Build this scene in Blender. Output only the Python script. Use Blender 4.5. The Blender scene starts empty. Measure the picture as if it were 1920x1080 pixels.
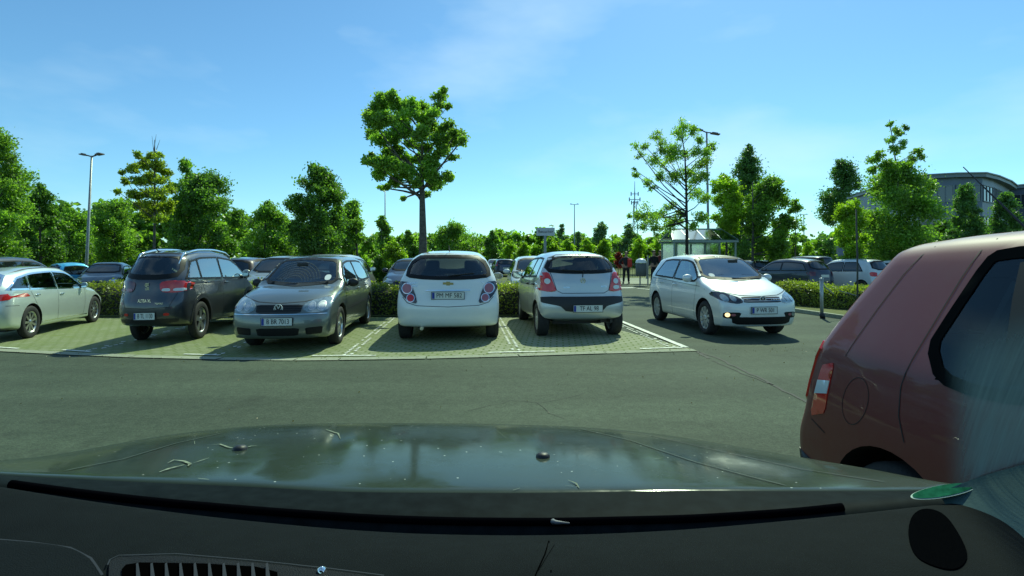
import bpy, bmesh, math, random
import numpy as np
from mathutils import Vector, Matrix, Euler
from mathutils.bvhtree import BVHTree
from mathutils.geometry import delaunay_2d_cdt

S = bpy.context.scene
COL = S.collection
R = math.radians

# ------------------------------------------------------------------ camera
CH, YH, F = 1.38, 484.0, 960.0          # eye height, horizon row and focal length in photo pixels
cam = bpy.data.cameras.new('camera'); cam_o = bpy.data.objects.new('camera', cam); COL.objects.link(cam_o)
cam.sensor_width = 36; cam.lens = 18; cam.shift_y = -(540 - YH) / 1920
cam.clip_start = 0.03; cam.clip_end = 3000
cam_o.location = (0, 0, CH); cam_o.rotation_euler = (R(90), 0, 0)
S.camera = cam_o
# ------------------------------------------------------------------ sky, sun, exposure
SUN_EL, SUN_AZ = 49.0, 21.0              # azimuth clockwise from +Y
w = bpy.data.worlds.new('World'); S.world = w; w.use_nodes = True
nt = w.node_tree; N = nt.nodes; Lk = nt.links
for n in list(N): N.remove(n)
sky = N.new('ShaderNodeTexSky'); sky.sky_type = 'NISHITA'; sky.sun_disc = False
sky.sun_elevation = R(SUN_EL); sky.sun_rotation = R(SUN_AZ)
sky.altitude = 0; sky.air_density = 1.0; sky.dust_density = 0.3; sky.ozone_density = 3.5
tint = N.new('ShaderNodeMix'); tint.data_type = 'RGBA'; tint.blend_type = 'MULTIPLY'; tint.inputs[0].default_value = 1
tint.inputs[7].default_value = (0.66, 1.04, 1.08, 1)
tc = N.new('ShaderNodeTexCoord'); mp = N.new('ShaderNodeMapping'); mp.inputs['Scale'].default_value = (1.2, 1.2, 3.2)
mp.inputs['Rotation'].default_value = (0.1, 0.45, 5.5)
cn = N.new('ShaderNodeTexNoise'); cn.inputs['Scale'].default_value = 1.9; cn.inputs['Detail'].default_value = 5; cn.inputs['Roughness'].default_value = 0.5
cr = N.new('ShaderNodeMapRange'); cr.inputs[1].default_value = 0.47; cr.inputs[2].default_value = 0.8; cr.inputs[3].default_value = 0; cr.inputs[4].default_value = 0.45
cmix = N.new('ShaderNodeMix'); cmix.data_type = 'RGBA'; cmix.inputs[7].default_value = (6.5, 8.2, 8.6, 1)
bg = N.new('ShaderNodeBackground'); bg.inputs[1].default_value = 0.125
wo = N.new('ShaderNodeOutputWorld')
Lk.new(sky.outputs[0], tint.inputs[6]); Lk.new(tc.outputs['Generated'], mp.inputs[0]); Lk.new(mp.outputs[0], cn.inputs[0])
Lk.new(cn.outputs[0], cr.inputs[0]); Lk.new(cr.outputs[0], cmix.inputs[0]); Lk.new(tint.outputs[2], cmix.inputs[6])
Lk.new(cmix.outputs[2], bg.inputs[0]); Lk.new(bg.outputs[0], wo.inputs[0])
sl = bpy.data.lights.new('sun', 'SUN'); sl.energy = 4.4; sl.angle = R(0.53); sl.color = (0.86, 1.0, 0.70)
so = bpy.data.objects.new('sun', sl); COL.objects.link(so)
sd = Vector((math.sin(R(SUN_AZ)) * math.cos(R(SUN_EL)), math.cos(R(SUN_AZ)) * math.cos(R(SUN_EL)), math.sin(R(SUN_EL))))
so.rotation_euler = sd.to_track_quat('Z', 'Y').to_euler()
vs = S.view_settings; vs.view_transform = 'Standard'; vs.look = 'None'; vs.exposure = 0.12; vs.gamma = 1.0

rng = np.random.default_rng(7); rnd = random.Random(5)
def G(px, py):
    Y = F * CH / (py - YH); return ((px - 960) / F * Y, Y)
def W3(px, py, Y): return ((px - 960) / F * Y, Y, CH - (py - YH) / F * Y)

# ------------------------------------------------------------------ object helpers
def tag(o, label=None, cat=None, group=None, kind=None):
    if label: o['label'] = label
    if cat: o['category'] = cat
    if group: o['group'] = group
    if kind: o['kind'] = kind
    return o
def empty(name, loc=(0, 0, 0), rz=0.0):
    o = bpy.data.objects.new(name, None); o.empty_display_size = 0.2; COL.objects.link(o)
    o.location = loc; o.rotation_euler = (0, 0, rz); return o
def link_mesh(name, me, mats, parent=None, smooth=False):
    o = bpy.data.objects.new(name, me); COL.objects.link(o)
    for m in (mats if isinstance(mats, (list, tuple)) else [mats]): me.materials.append(m)
    if parent is not None: o.parent = parent
    if smooth: me.polygons.foreach_set('use_smooth', [True] * len(me.polygons))
    me.update(); return o
def mk(name, verts, faces, mats, parent=None, smooth=False, mi=None):
    me = bpy.data.meshes.new(name); me.from_pydata([tuple(v) for v in verts], [], [tuple(f) for f in faces])
    o = link_mesh(name, me, mats, parent, smooth)
    if mi is not None: me.polygons.foreach_set('material_index', mi)
    return o
def bm_obj(name, bm, mats, parent=None, smooth=False):
    me = bpy.data.meshes.new(name); bm.to_mesh(me); bm.free(); return link_mesh(name, me, mats, parent, smooth)
class MB:
    def __init__(s): s.v = []; s.f = []; s.m = []
    def add(s, vs, fs, m=0):
        b = len(s.v); s.v += [tuple(v) for v in vs]; s.f += [tuple(i + b for i in f) for f in fs]; s.m += [m] * len(fs); return s
    def box(s, x0, x1, y0, y1, z0, z1, m=0, T=None):
        vs = [Vector((x, y, z)) for x in (x0, x1) for y in (y0, y1) for z in (z0, z1)]
        if T is not None: vs = [T @ v for v in vs]
        return s.add(vs, [(0, 1, 3, 2), (4, 6, 7, 5), (0, 4, 5, 1), (2, 3, 7, 6), (0, 2, 6, 4), (1, 5, 7, 3)], m)
    def tube(s, pts, rad, seg=8, m=0, cap=True):
        pts = [Vector(p) for p in pts]; rad = [rad] * len(pts) if not isinstance(rad, (list, tuple)) else rad
        rings = []
        for i, p in enumerate(pts):
            d = (pts[min(i + 1, len(pts) - 1)] - pts[max(i - 1, 0)]).normalized()
            a = d.cross(Vector((0, 0, 1)) if abs(d.z) < 0.95 else Vector((1, 0, 0))).normalized(); b = d.cross(a)
            rings.append([p + (a * math.cos(2 * math.pi * k / seg) + b * math.sin(2 * math.pi * k / seg)) * rad[i] for k in range(seg)])
        vs = [v for r_ in rings for v in r_]; fs = []
        for i in range(len(pts) - 1):
            for k in range(seg):
                k2 = (k + 1) % seg; fs.append((i * seg + k, i * seg + k2, (i + 1) * seg + k2, (i + 1) * seg + k))
        if cap: fs += [tuple(range(seg - 1, -1, -1)), tuple((len(pts) - 1) * seg + k for k in range(seg))]
        return s.add(vs, fs, m)
    def lathe(s, prof, axis='Z', seg=24, c=(0, 0, 0), m=0):   # prof (r, h)
        vs = []
        for r_, h in prof:
            for k in range(seg):
                a = 2 * math.pi * k / seg; p = (r_ * math.cos(a), r_ * math.sin(a), h)
                if axis == 'X': p = (h, p[0], p[1])
                elif axis == 'Y': p = (p[0], h, p[1])
                vs.append((p[0] + c[0], p[1] + c[1], p[2] + c[2]))
        fs = []
        for i in range(len(prof) - 1):
            for k in range(seg):
                k2 = (k + 1) % seg; fs.append((i * seg + k, i * seg + k2, (i + 1) * seg + k2, (i + 1) * seg + k))
        return s.add(vs, fs, m)
    def build(s, name, mats, parent=None, smooth=False):
        return mk(name, s.v, s.f, mats, parent, smooth, s.m)
def rbox(name, cx, cy, cz, sx, sy, sz, bev, mat, parent=None, rot=None):
    bm = bmesh.new(); bmesh.ops.create_cube(bm, size=1)
    for v in bm.verts: v.co = Vector((v.co.x * sx, v.co.y * sy, v.co.z * sz))
    bmesh.ops.bevel(bm, geom=bm.edges[:], offset=bev, segments=3, affect='EDGES', profile=0.5)
    M = Matrix.Translation((cx, cy, cz)) @ (Euler(rot).to_matrix().to_4x4() if rot else Matrix())
    bm.transform(M); return bm_obj(name, bm, mat, parent, True)

# ------------------------------------------------------------------ materials
def newmat(name):
    m = bpy.data.materials.new(name); m.use_nodes = True; n = m.node_tree.nodes
    return m, n, m.node_tree.links, n['Principled BSDF']
def mat(name, col, rough=0.5, metal=0.0, coat=0.0, var=0.0, vscale=8.0, bump=0.0, bscale=60.0, emis=None, spec=None):
    m, n, l, b = newmat(name)
    b.inputs['Base Color'].default_value = (*col, 1); b.inputs['Roughness'].default_value = rough; b.inputs['Metallic'].default_value = metal
    b.inputs['Coat Weight'].default_value = coat; b.inputs['Coat Roughness'].default_value = 0.04
    if spec is not None: b.inputs['Specular IOR Level'].default_value = spec
    if emis: b.inputs['Emission Color'].default_value = (*emis[:3], 1); b.inputs['Emission Strength'].default_value = emis[3]
    if var or bump:
        t = n.new('ShaderNodeTexCoord')
        if var:
            x = n.new('ShaderNodeTexNoise'); x.inputs['Scale'].default_value = vscale; x.inputs['Detail'].default_value = 6; l.new(t.outputs['Object'], x.inputs[0])
            r_ = n.new('ShaderNodeMapRange'); r_.inputs[1].default_value = 0.3; r_.inputs[2].default_value = 0.7; r_.inputs[3].default_value = 1 - var; r_.inputs[4].default_value = 1 + var
            l.new(x.outputs[0], r_.inputs[0])
            mx = n.new('ShaderNodeMix'); mx.data_type = 'RGBA'; mx.blend_type = 'MULTIPLY'; mx.inputs[0].default_value = 1; mx.inputs[6].default_value = (*col, 1)
            l.new(r_.outputs[0], mx.inputs[7]); l.new(mx.outputs[2], b.inputs['Base Color'])
        if bump:
            x = n.new('ShaderNodeTexNoise'); x.inputs['Scale'].default_value = bscale; x.inputs['Detail'].default_value = 4; l.new(t.outputs['Object'], x.inputs[0])
            u = n.new('ShaderNodeBump'); u.inputs['Strength'].default_value = bump; u.inputs['Distance'].default_value = 0.01
            l.new(x.outputs[0], u.inputs['Height']); l.new(u.outputs[0], b.inputs['Normal'])
    return m
def paint(name, col, metal=0.6, rough=0.35, dirt=0.15, coat=1.0):
    m, n, l, b = newmat(name)
    b.inputs['Metallic'].default_value = metal; b.inputs['Roughness'].default_value = rough
    b.inputs['Coat Weight'].default_value = 1.0; b.inputs['Coat Roughness'].default_value = 0.03
    t = n.new('ShaderNodeTexCoord'); x = n.new('ShaderNodeTexNoise'); x.inputs['Scale'].default_value = 5; x.inputs['Detail'].default_value = 8; x.inputs['Roughness'].default_value = 0.7
    l.new(t.outputs['Object'], x.inputs[0])
    sp = n.new('ShaderNodeSeparateXYZ'); l.new(t.outputs['Object'], sp.inputs[0])
    h = n.new('ShaderNodeMapRange'); h.inputs[1].default_value = 0.75; h.inputs[2].default_value = 0.2; h.inputs[3].default_value = 0.25; h.inputs[4].default_value = 1.0
    l.new(sp.outputs[2], h.inputs[0])
    r_ = n.new('ShaderNodeMapRange'); r_.inputs[1].default_value = 0.4; r_.inputs[2].default_value = 0.75; r_.inputs[3].default_value = 0; r_.inputs[4].default_value = dirt * 2.2
    l.new(x.outputs[0], r_.inputs[0])
    mu = n.new('ShaderNodeMath'); mu.operation = 'MULTIPLY'; l.new(h.outputs[0], mu.inputs[0]); l.new(r_.outputs[0], mu.inputs[1])
    mx = n.new('ShaderNodeMix'); mx.data_type = 'RGBA'; mx.inputs[6].default_value = (*col, 1); mx.inputs[7].default_value = (0.16, 0.15, 0.12, 1); l.new(mu.outputs[0], mx.inputs[0])
    g = n.new('ShaderNodeNewGeometry'); m2 = n.new('ShaderNodeMix'); m2.data_type = 'RGBA'; m2.inputs[7].default_value = (0.03, 0.033, 0.035, 1)
    l.new(g.outputs['Backfacing'], m2.inputs[0]); l.new(mx.outputs[2], m2.inputs[6]); l.new(m2.outputs[2], b.inputs['Base Color'])
    inv = n.new('ShaderNodeMath'); inv.operation = 'SUBTRACT'; inv.inputs[0].default_value = 1; l.new(g.outputs['Backfacing'], inv.inputs[1])
    cw = n.new('ShaderNodeMath'); cw.operation = 'MULTIPLY'; cw.inputs[1].default_value = coat; l.new(inv.outputs[0], cw.inputs[0]); l.new(cw.outputs[0], b.inputs['Coat Weight'])
    mm = n.new('ShaderNodeMath'); mm.operation = 'MULTIPLY'; mm.inputs[1].default_value = metal; l.new(inv.outputs[0], mm.inputs[0]); l.new(mm.outputs[0], b.inputs['Metallic'])
    return m
def glass(name, tintc=(0.55, 0.68, 0.64), base=0.05, ior=1.55, rough=0.015):
    m = bpy.data.materials.new(name); m.use_nodes = True; n = m.node_tree.nodes; l = m.node_tree.links; n.clear()
    o = n.new('ShaderNodeOutputMaterial'); tr = n.new('ShaderNodeBsdfTransparent'); tr.inputs[0].default_value = (*tintc, 1)
    gl = n.new('ShaderNodeBsdfGlossy'); gl.inputs['Roughness'].default_value = rough; gl.inputs[0].default_value = (0.95, 1, 1, 1)
    fr = n.new('ShaderNodeFresnel'); fr.inputs[0].default_value = ior
    ad = n.new('ShaderNodeMath'); ad.operation = 'ADD'; ad.use_clamp = True; ad.inputs[1].default_value = base
    mx = n.new('ShaderNodeMixShader'); l.new(fr.outputs[0], ad.inputs[0]); l.new(ad.outputs[0], mx.inputs[0])
    l.new(tr.outputs[0], mx.inputs[1]); l.new(gl.outputs[0], mx.inputs[2]); l.new(mx.outputs[0], o.inputs[0]); return m
def leafmat(name, c1, c2, trans=0.45, c3=None):
    m = bpy.data.materials.new(name); m.use_nodes = True; n = m.node_tree.nodes; l = m.node_tree.links; n.clear()
    o = n.new('ShaderNodeOutputMaterial'); g = n.new('ShaderNodeNewGeometry')
    cr_ = n.new('ShaderNodeValToRGB'); cr_.color_ramp.elements[0].color = (*c1, 1); cr_.color_ramp.elements[1].color = (*c2, 1)
    if c3: e = cr_.color_ramp.elements.new(0.96); e.color = (*c2, 1); cr_.color_ramp.elements[2].color = (*c3, 1)
    l.new(g.outputs['Random Per Island'], cr_.inputs[0])
    t = n.new('ShaderNodeTexCoord'); x = n.new('ShaderNodeTexNoise'); x.inputs['Scale'].default_value = 0.9; x.inputs['Detail'].default_value = 3; l.new(t.outputs['Object'], x.inputs[0])
    r_ = n.new('ShaderNodeMapRange'); r_.inputs[1].default_value = 0.3; r_.inputs[2].default_value = 0.7; r_.inputs[3].default_value = 0.65; r_.inputs[4].default_value = 1.35; l.new(x.outputs[0], r_.inputs[0])
    mx = n.new('ShaderNodeMix'); mx.data_type = 'RGBA'; mx.blend_type = 'MULTIPLY'; mx.inputs[0].default_value = 1; l.new(cr_.outputs[0], mx.inputs[6]); l.new(r_.outputs[0], mx.inputs[7])
    d = n.new('ShaderNodeBsdfPrincipled'); d.inputs['Roughness'].default_value = 0.42; d.inputs['Specular IOR Level'].default_value = 0.45; l.new(mx.outputs[2], d.inputs['Base Color'])
    tl = n.new('ShaderNodeBsdfTranslucent'); m3 = n.new('ShaderNodeMix'); m3.data_type = 'RGBA'; m3.blend_type = 'MULTIPLY'; m3.inputs[0].default_value = 1; m3.inputs[7].default_value = (2.3, 2.5, 0.7, 1)
    l.new(mx.outputs[2], m3.inputs[6]); l.new(m3.outputs[2], tl.inputs[0])
    ms = n.new('ShaderNodeMixShader'); ms.inputs[0].default_value = trans; l.new(d.outputs[0], ms.inputs[1]); l.new(tl.outputs[0], ms.inputs[2]); l.new(ms.outputs[0], o.inputs[0])
    return m
GL = glass('window_glass', (.74, .85, .81)); GLR = glass('dull_glass', (.50, .62, .62), .02, 1.28); GLD = glass('dark_glass', (0.22, 0.27, 0.26), 0.06)
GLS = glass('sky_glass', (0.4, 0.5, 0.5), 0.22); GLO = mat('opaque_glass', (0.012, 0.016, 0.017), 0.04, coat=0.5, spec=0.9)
BLK = mat('black_plastic', (0.012, 0.013, 0.014), 0.5, bump=0.1, bscale=200); SEAL = mat('rubber_seal', (0.006, 0.007, 0.008), 0.5, spec=.25)
RUB = mat('tyre_rubber', (0.018, 0.018, 0.018), 0.8, var=0.3, vscale=20, bump=0.3, bscale=90)
ALLOY = mat('alloy', (0.62, 0.64, 0.63), 0.28, 0.9, var=0.12, vscale=30); CHROME = mat('chrome', (0.85, 0.87, 0.86), 0.08, 1.0)
HUBCAP = mat('hubcap', (0.45, 0.48, 0.47), 0.35, 0.5, var=0.15, vscale=30); RIMIN = mat('rim_inner', (0.02, 0.021, 0.022), 0.6)
REDL = mat('red_lens', (0.58, 0.016, 0.012), 0.08, coat=1.0); REDD = mat('dark_red_lens', (0.10, 0.012, 0.02), 0.1, coat=1.0)
PINKL = mat('pink_lens', (0.34, 0.09, 0.12), 0.15, coat=1); CLR = mat('clear_lens', (0.34, 0.40, 0.40), 0.06, 0.55, coat=1.0, var=0.35, vscale=18)
SMOKE = mat('smoked_lens', (0.025, 0.022, 0.026), 0.06, coat=1.0); WHL = mat('white_lens', (0.62, 0.68, 0.66), 0.1, coat=1)
PLW = mat('plate_white', (0.62, 0.66, 0.62), 0.45, var=0.06); PLB = mat('plate_blue', (0.01, 0.04, 0.30), 0.4); INK = mat('plate_ink', (0.012, 0.012, 0.014), 0.5)
SEATM = mat('seat_cloth', (0.016, 0.017, 0.02), 0.9); SEAM = mat('panel_gap', (0.006, 0.006, 0.007), 0.7); FRIT = mat('glass_frit', (.004, .005, .006), .9, spec=.0); GOLD = mat('gold_badge', (0.42, 0.33, 0.14), 0.3, 0.7)
BDG = mat('badge_silver', (.55, .58, .58), .3, .3)
LAMPON = mat('lit_fog_lamp', (1, 0.85, 0.5), 0.3, emis=(1.0, 0.72, 0.3, 1.6)); PAPER = mat('paper', (0.75, 0.78, 0.74), 0.7)

# ------------------------------------------------------------------ car building kit
class Prof:
    def __init__(s, pts, sm=0.05):
        pts = sorted(pts); a = np.array(pts, float); lo, hi = a[0, 0] - 0.6, a[-1, 0] + 0.6
        s.x = np.linspace(lo, hi, 900); y = np.interp(s.x, a[:, 0], a[:, 1]); dx = s.x[1] - s.x[0]
        if sm > 0:
            k = int(3 * sm / dx) + 1; g = np.exp(-0.5 * (np.arange(-k, k + 1) * dx / sm) ** 2); g /= g.sum()
            y = np.convolve(np.pad(y, k, mode='edge'), g, 'valid')
        s.y = y
    def __call__(s, x): return np.interp(x, s.x, s.y)
def sstep(t): t = np.clip(t, 0, 1); return t * t * (3 - 2 * t)
def inpoly(P, x, y):
    P = np.asarray(P); x = np.asarray(x, float); y = np.asarray(y, float); c = np.zeros(x.shape, bool); j = len(P) - 1
    for i in range(len(P)):
        xi, yi = P[i]; xj, yj = P[j]
        with np.errstate(divide='ignore', invalid='ignore'):
            h = ((yi > y) != (yj > y)) & (x < (xj - xi) * (y - yi) / (yj - yi + 1e-12) + xi)
        c ^= h; j = i
    return c
def chaikin(P, it=2, k=0.25):
    P = [np.array(p, float) for p in P]
    for _ in range(it):
        Q = []
        for i in range(len(P)):
            a, b = P[i], P[(i + 1) % len(P)]; Q += [a * (1 - k) + b * k, a * k + b * (1 - k)]
        P = Q
    return [tuple(p) for p in P]
def area(P): return 0.5 * sum(P[i][0] * P[(i + 1) % len(P)][1] - P[(i + 1) % len(P)][0] * P[i][1] for i in range(len(P)))
def offset(P, d):        # positive grows
    if area(P) < 0: P = P[::-1]
    Q = []; n = len(P)
    for i in range(n):
        a, b, c = Vector(P[i - 1]), Vector(P[i]), Vector(P[(i + 1) % n])
        e1 = (b - a); e2 = (c - b)
        if e1.length < 1e-7 or e2.length < 1e-7: Q.append(tuple(b)); continue
        e1.normalize(); e2.normalize(); n1 = Vector((e1.y, -e1.x)); n2 = Vector((e2.y, -e2.x)); m = n1 + n2
        if m.length < 1e-4: m = n1.copy()
        m.normalize(); q = d / max(0.45, m.dot(n1)); Q.append(tuple(b + m * q))
    return Q
def circ(cx, cy, r, ry=None, n=24, a0=0.0): return [(cx + r * math.cos(a0 + 2 * math.pi * k / n), cy + (ry or r) * math.sin(a0 + 2 * math.pi * k / n)) for k in range(n)]
def rect(x0, x1, y0, y1): return [(x0, y0), (x1, y0), (x1, y1), (x0, y1)]
def mir(P): return [(-a, b) for a, b in P][::-1]

class Shell:
    """a car body shell: box grid bent to side profile, nose and tail profile, plan taper and tumblehome"""
    def __init__(s, q, root):
        s.q = q; s.root = root; L, Wd = q['L'], q['W']
        top = Prof(q['top'], q.get('topsm', 0.05)); belt = Prof(q['belt'], 0.1); bot = Prof(q['bot'], 0.06)
        rear = Prof(q['rear'], 0.03); front = Prof(q['front'], 0.03); plan = Prof(q['plan'], 0.15); side = Prof(q['side'], 0.04)
        s.belt = belt; nu, nv, nw = q.get('n', (26, 92, 26))
        ids = {}; P = []
        def gid(i, j, k):
            key = (i, j, k)
            if key not in ids: ids[key] = len(P); P.append(key)
            return ids[key]
        fs = []
        for j in range(nv):
            for k in range(nw):
                fs.append((gid(0, j, k), gid(0, j, k + 1), gid(0, j + 1, k + 1), gid(0, j + 1, k)))
                fs.append((gid(nu, j, k), gid(nu, j + 1, k), gid(nu, j + 1, k + 1), gid(nu, j, k + 1)))
        for i in range(nu):
            for k in range(nw):
                fs.append((gid(i, 0, k), gid(i + 1, 0, k), gid(i + 1, 0, k + 1), gid(i, 0, k + 1)))
                fs.append((gid(i, nv, k), gid(i, nv, k + 1), gid(i + 1, nv, k + 1), gid(i + 1, nv, k)))
            for j in range(nv):
                fs.append((gid(i, j, 0), gid(i, j + 1, 0), gid(i + 1, j + 1, 0), gid(i + 1, j, 0)))
                fs.append((gid(i, j, nw), gid(i + 1, j, nw), gid(i + 1, j + 1, nw), gid(i, j + 1, nw)))
        K = np.array(P, float); u = 2 * K[:, 0] / nu - 1; v = K[:, 1] / nv; ww = K[:, 2] / nw
        au = np.abs(u); yc = -L / 2 + v * L
        zt = top(yc) - q.get('crown', 0.03) * au ** 2 - q.get('edge', 0.05) * au ** 10
        z0 = bot(yc); z = z0 + ww * (zt - z0)
        wr = 1 - sstep(v / 0.42); wf = 1 - sstep((1 - v) / 0.42); w2r = 1 - sstep(v / 0.22); w2f = 1 - sstep((1 - v) / 0.22)
        y = yc + rear(z) * wr + q['rr'] * au ** 3.2 * w2r - front(z) * wf - q['fr'] * au ** 2.8 * w2f
        b = belt(y); bw = Wd / 2 * side(z); hb = Wd / 2 * side(b)
        t = np.clip((z - b) / (q['H'] - b), 0, 1.1); xw = np.where(z > b, hb - (hb - q['roofw']) * t ** q.get('tp', 1.05), bw) * plan(y)
        X = np.stack([u * xw, y, z], 1)
        F4 = np.array(fs); E = np.vstack([F4[:, [0, 1]], F4[:, [1, 2]], F4[:, [2, 3]], F4[:, [3, 0]]])
        cnt = np.zeros(len(X)); np.add.at(cnt, E[:, 0], 1); np.add.at(cnt, E[:, 1], 1)
        for _ in range(q.get('smooth', 4)):
            A = np.zeros_like(X); np.add.at(A, E[:, 0], X[E[:, 1]]); np.add.at(A, E[:, 1], X[E[:, 0]]); X = X * 0.4 + 0.6 * A / cnt[:, None]
        me = bpy.data.meshes.new('body'); me.from_pydata(X.tolist(), [], fs)
        s.o = link_mesh('body', me, [q['paint'], BLK], root, True)
        bm = bmesh.new(); bm.from_mesh(me); bmesh.ops.recalc_face_normals(bm, faces=bm.faces); bm.to_mesh(me); bm.free()
        # wheel arches: real recesses
        if q.get('arches', True):
            mb = MB(); ar = q['wr'] + q.get('gap', 0.05)
            for sx in (-1, 1):
                for ya in (q['ra'], q['fa']):
                    a, c = sx * (Wd / 2 - 0.31), sx * (Wd / 2 + 0.25); n_ = 40
                    pr = [(1e-4, a), (ar, a), (ar, c), (1e-4, c)]
                    mb.lathe(pr, 'X', n_, (0, ya, q['wr'] + 0.005), 1)
            me2 = bpy.data.meshes.new('c'); me2.from_pydata(mb.v, [], mb.f); cut = bpy.data.objects.new('c', me2); COL.objects.link(cut)
            bm = bmesh.new(); bm.from_mesh(me2); bmesh.ops.remove_doubles(bm, verts=bm.verts, dist=0.002); bmesh.ops.recalc_face_normals(bm, faces=bm.faces)
            for f in bm.faces: f.material_index = 1
            bm.to_mesh(me2); bm.free(); me2.materials.append(q['paint']); me2.materials.append(BLK)
            md = s.o.modifiers.new('b', 'BOOLEAN'); md.object = cut; md.operation = 'DIFFERENCE'; md.solver = 'EXACT'
            sc_ = root.matrix_world.copy(); bpy.context.view_layer.update()
            cut.parent = root; bpy.context.view_layer.update()
            dg = bpy.context.evaluated_depsgraph_get(); nm = bpy.data.meshes.new_from_object(s.o.evaluated_get(dg))
            s.o.modifiers.clear(); s.o.data = nm; nm.name = 'body'; bpy.data.objects.remove(cut)
        bm = bmesh.new(); bm.from_mesh(s.o.data)
        # arch lips and creases shade sharp
        bm.normal_update()
        for e in bm.edges: e.smooth = not (len(e.link_faces) == 2 and e.calc_face_angle(0) > R(38))
        for f in bm.faces: f.smooth = True
        bm.to_mesh(s.o.data)
        s.bvh = BVHTree.FromBMesh(bm); bm.free()
        V = X; s.cut = []
        e = {}
        ys = np.linspace(-L / 2, L / 2, 181); m_ = (np.abs(u) > 0.9)
        s.env = np.array([max([p[2] for p in V[m_ & (np.abs(V[:, 1] - yy) < 0.06)]] or [0]) for yy in ys]); s.ys = ys
    def hit(s, side, a, b):
        o, d = {'L': ((-3, a, b), (1, 0, 0)), 'R': ((3, a, b), (-1, 0, 0)), 'B': ((a, -5, b), (0, 1, 0)), 'F': ((a, 5, b), (0, -1, 0)), 'T': ((a, b, 4), (0, 0, -1))}[side]
        o = Vector(o); d = Vector(d); p, n, i, dist = s.bvh.ray_cast(o, d)
        if p is None:
            L = s.q['L'] / 2; q_ = {'L': (-0.8, a, b), 'R': (0.8, a, b), 'B': (a, -L, b), 'F': (a, L, b), 'T': (a, b, 1.3)}[side]
            p, n, i, dist = s.bvh.find_nearest(Vector(q_))
        n = (n - d * 0.6).normalized(); return p, n
    def decal(s, name, P, side, m, off=0.004, res=0.05, hole=None, thick=0.012, parent=None, cut=False, build=True):
        if area(P) < 0: P = P[::-1]
        def dens(Q):
            out = []
            for i in range(len(Q)):
                a, b = Q[i], Q[(i + 1) % len(Q)]; k = max(1, int(math.dist(a, b) / res))
                out += [(a[0] + (b[0] - a[0]) * t / k, a[1] + (b[1] - a[1]) * t / k) for t in range(k)]
            return out
        loops = [dens(P)] + ([dens(hole)] if hole else [])
        vs = []; es = []
        for lp in loops:
            b0 = len(vs); vs += lp; es += [(b0 + i, b0 + (i + 1) % len(lp)) for i in range(len(lp))]
        A = np.array(P); x0, y0 = A.min(0); x1, y1 = A.max(0)
        gx, gy = np.meshgrid(np.arange(x0 + res / 2, x1, res), np.arange(y0 + res / 2, y1, res)); gx = gx.ravel(); gy = gy.ravel()
        k = inpoly(P, gx, gy)
        if hole: k &= ~inpoly(hole, gx, gy)
        vs += list(zip(gx[k], gy[k]))
        r_ = delaunay_2d_cdt([Vector(p) for p in vs], es, [], 0, 1e-5)
        v2 = r_[0]; tris = r_[2]
        if not tris: return None
        cx = np.array([sum(v2[i].x for i in t) / len(t) for t in tris]); cy = np.array([sum(v2[i].y for i in t) / len(t) for t in tris])
        k = inpoly(P, cx, cy)
        if hole: k &= ~inpoly(hole, cx, cy)
        tris = [t for t, kk in zip(tris, k) if kk]
        used = sorted({i for t in tris for i in t}); mp_ = {o_: i for i, o_ in enumerate(used)}
        hp = [s.hit(side, v2[i].x, v2[i].y) for i in used]
        V = [p + n * off for p, n in hp]; B = [p - n * (thick - off) for p, n in hp]
        tr = []
        flip = None
        for t in tris:
            t = [mp_[i] for i in t]; tr.append(t)
        nn = Vector((0, 0, 0))
        for t in tr[:12]: nn += (V[t[1]] - V[t[0]]).cross(V[t[2]] - V[t[0]]).normalized().dot(hp[t[0]][1]) * Vector((1, 0, 0))
        if nn.x < 0: tr = [t[::-1] for t in tr]
        ec = {}
        for t in tr:
            for a, b in ((t[0], t[1]), (t[1], t[2]), (t[2], t[0])): ec[(a, b)] = 1
        sk = [(a, b) for (a, b) in ec if (b, a) not in ec]
        n0 = len(V); VV = list(V); FF = [tuple(t) for t in tr]; sm = [True] * len(FF)
        for a, b in sk:
            k0 = len(VV); VV += [V[a], V[b], B[b], B[a]]; FF.append((k0 + 1, k0, k0 + 3, k0 + 2)); sm.append(False)
        if cut: s.cut.append((P, side))
        if not build: return VV, FF
        o = mk(name, VV, FF, m, parent or s.root); o.data.polygons.foreach_set('use_smooth', sm); o.data.update(); return o
    def strip(s, pl, side, width=0.008, off=0.0025, step=0.04):
        pts = []
        for (a, b) in zip(pl[:-1], pl[1:]):
            k = max(1, int(math.dist(a, b) / step)); pts += [(a[0] + (b[0] - a[0]) * t / k, a[1] + (b[1] - a[1]) * t / k) for t in range(k)]
        pts.append(pl[-1]); V = []; Fc = []
        for i, p in enumerate(pts):
            a = Vector(pts[max(i - 1, 0)]); b = Vector(pts[min(i + 1, len(pts) - 1)]); d = (b - a).normalized(); nrm = Vector((-d.y, d.x)) * width / 2
            for sg in (-1, 1):
                h, n = s.hit(side, p[0] + nrm.x * sg, p[1] + nrm.y * sg); V.append(h + n * off)
            if i: k = len(V); Fc.append((k - 4, k - 3, k - 1, k - 2))
        return V, Fc
    def strips(s, name, lst, m, width=0.008, off=0.0025, parent=None):
        for side, pl in lst: mb = MB(); mb.add(*s.strip(pl, side, width, off)); mb.build(name, m, parent or s.root, True)
    def window(s, name, P, side, m, ring=0.028, inner=0.02, rings=None):
        o = s.decal(name, P, side, m, off=0.003, res=0.06, thick=0.006, cut=True)
        if rings is not None and o is not None: s.decal('window_seal', offset(P, ring), side, rings, off=0.0065, res=0.05, hole=offset(P, -inner), thick=0.01, parent=o)
        return o
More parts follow.
